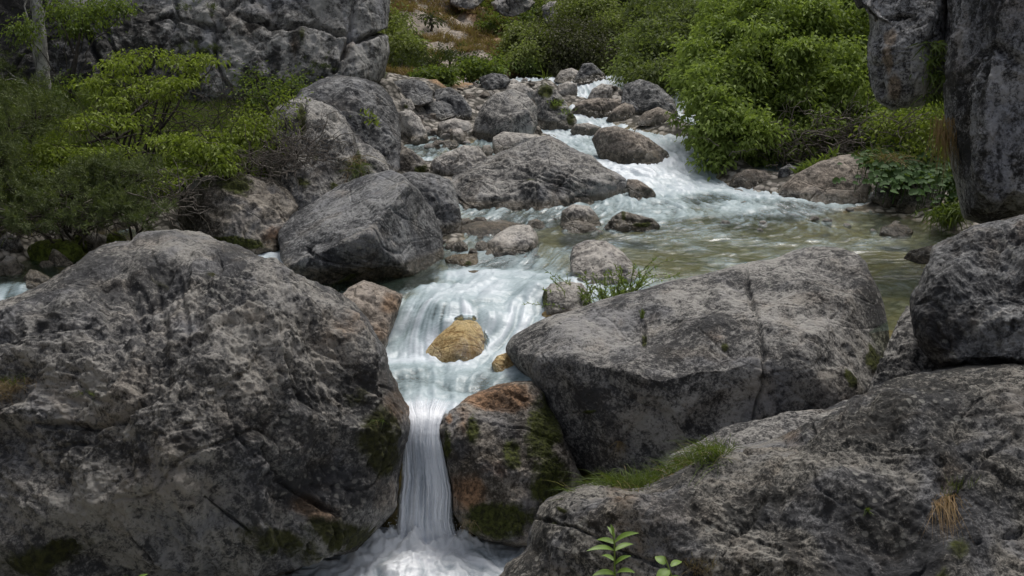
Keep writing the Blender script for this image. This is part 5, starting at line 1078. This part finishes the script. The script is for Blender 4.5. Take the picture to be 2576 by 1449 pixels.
# willow sprigs round the pinkish rock
def sprigs():
    rg = np.random.default_rng(120); base = P(1480, 775, 12.3); root = empty('willow_shrub', base, 'low willow sprigs with narrow green leaves across the pinkish grey rock', 'shrub')
    T = Tubes(); Vs = []; Qs = []; n0 = 0
    starts = [(1480,775),(1520,770),(1560,755),(1600,735),(1440,780),(1540,765),(1500,780),(1580,745)]
    ends = []
    for k in range(74):
        u, v = starts[rg.integers(8)]; e = (u+rg.normal()*45+10, v-15-rg.random()*75); ends.append(((u, v), e, 12.15+rg.normal()*.08))
    ends += [((1440,790),(1318,765),11.95),((1450,775),(1365,675),12.3),((1600,700),(1650,650),12.4),((1610,705),(1700,655),12.4),((1600,715),(1690,690),12.3),((1470,760),(1400,690),12.3)]
    for (u, v), e, D in ends:
        p = wiggle(P(u, v, D), P(e[0], e[1], D-.05), 10, .06, rg, .06); T.add(p, .0035, .0015, 4)
        m = 34; t = rg.random(m)*.85+.15; C = np.stack([np.interp(t*9, np.arange(10), p[:, c]) for c in range(3)], 1)
        A = unit(p[-1]-p[0])*.8+rg.normal(size=(m, 3))*.6+np.array([0, 0, .2])
        V, Q = leaves_mesh(C, A, .045*(.6+.6*rg.random(m)), .010, rg, .1); Vs.append(V); Qs.append(Q+n0); n0 += len(V)
    V, Q = T.get(); mesh('stems', V, Q, BK['dark'], root, loc=base); mesh('foliage', np.concatenate(Vs), np.concatenate(Qs), L['bush'], root, smooth=False, loc=base)
sprigs()
# --- leafy seedlings at the bottom edge
def big_leaf(base, tip, width, fold, rg, arch=.25):
    n = 12; base, tip = np.asarray(base), np.asarray(tip); ax = tip-base; l = np.linalg.norm(ax); ax = ax/l
    side = unit(np.cross(ax, np.array([0, -.35, 1.]))); up = np.cross(side, ax)
    rows = []
    for t in np.linspace(0, 1, n):
        w = width*.5*(math.sin(math.pi*min(1, t*.97+.03)**.8))**.85+.0006
        c = base+ax*l*t+up*arch*l*(t-t*t)*1.3-np.array([0, 0, 1])*arch*l*t*t*.5
        rows.append([c+side*w+up*w*fold, c+side*w*.5+up*w*fold*.35, c, c-side*w*.5+up*w*fold*.35, c-side*w+up*w*fold])
    V = np.array(rows).reshape(-1, 3); i = np.arange(n*5).reshape(n, 5)
    return V, np.stack([i[:-1, :-1], i[:-1, 1:], i[1:, 1:], i[1:, :-1]], -1).reshape(-1, 4)
def lm_big():
    t = NT('glossy seedling leaf'); geo = t.n('NewGeometry').outputs['Random Per Island']
    tc = t.n('TexCoord').outputs['Object']; n = t.noise(tc, 40, 4, .6)
    c = t.mix(geo, (.13, .24, .045), (.24, .36, .075)); c = t.mix(t.math('MULTIPLY', t.ss(n, .4, .7), .35), c, (.07, .15, .02))
    b = t.n('BsdfPrincipled', i_Roughness=.5); t.put(b.inputs['Base Color'], c)
    tl = t.n('BsdfTranslucent', i_Color=(.30, .45, .05)); m = t.n('MixShader', i_0=.3); t.put(m.inputs[1], b.outputs[0]); t.put(m.inputs[2], tl); t.put(t.out.inputs[0], m); return t.m
LB = lm_big()
def seedling(label, stem, lv, D, seed):
    rg = np.random.default_rng(seed); s = np.array([P(u, v, D) for u, v in stem]); root = empty('seedling', s[0], label, 'plant')
    T = Tubes(); tt = np.linspace(0, len(s)-1, 14); q = np.stack([np.interp(tt, np.arange(len(s)), s[:, c]) for c in range(3)], 1); T.add(q, .004, .002, 7)
    V, Q = T.get(); mesh('stem', V, Q, L['bush'], root, loc=tuple(s[0]))
    for (b, t_, w, dd) in lv:
        V, Q = big_leaf(P(b[0], b[1], D), P(t_[0], t_[1], D+dd), w*D/FPX, .25, rg); mesh('leaf', V, Q, LB, root, loc=tuple(s[0]))
seedling('young plant with long pointed leaves at the bottom edge before the slab', [(1552,1530),(1546,1440),(1546,1370),(1540,1330)],
  [((1546,1365),(1608,1332),19,-.05),((1546,1368),(1500,1352),17,.05),((1545,1385),(1476,1376),17,-.06),((1547,1385),(1594,1362),15,.05),((1547,1420),(1588,1392),15,-.03),((1544,1410),(1510,1392),13,.08),((1546,1352),(1528,1320),9,.03),((1543,1340),(1536,1316),7,0),((1548,1445),(1598,1432),20,-.08),((1547,1445),(1490,1440),20,-.05),((1549,1480),(1610,1475),22,0),((1549,1480),(1500,1482),22,0)], 4.3, 131)
seedling('small plant with rounded bright leaves at the bottom edge right of the long leaved one', [(1700,1530),(1690,1450),(1672,1400)],
  [((1672,1420),(1648,1396),26,.03),((1680,1432),(1652,1468),30,-.05),((1688,1425),(1716,1408),18,.04),((1690,1450),(1720,1470),20,0)], 4.3, 132)
seedling('tips of two yellow green leaves at the bottom edge under the huge boulder', [(340,1540),(342,1480)], [((342,1462),(372,1440),12,0),((338,1465),(305,1447),12,0)], 4.6, 133)
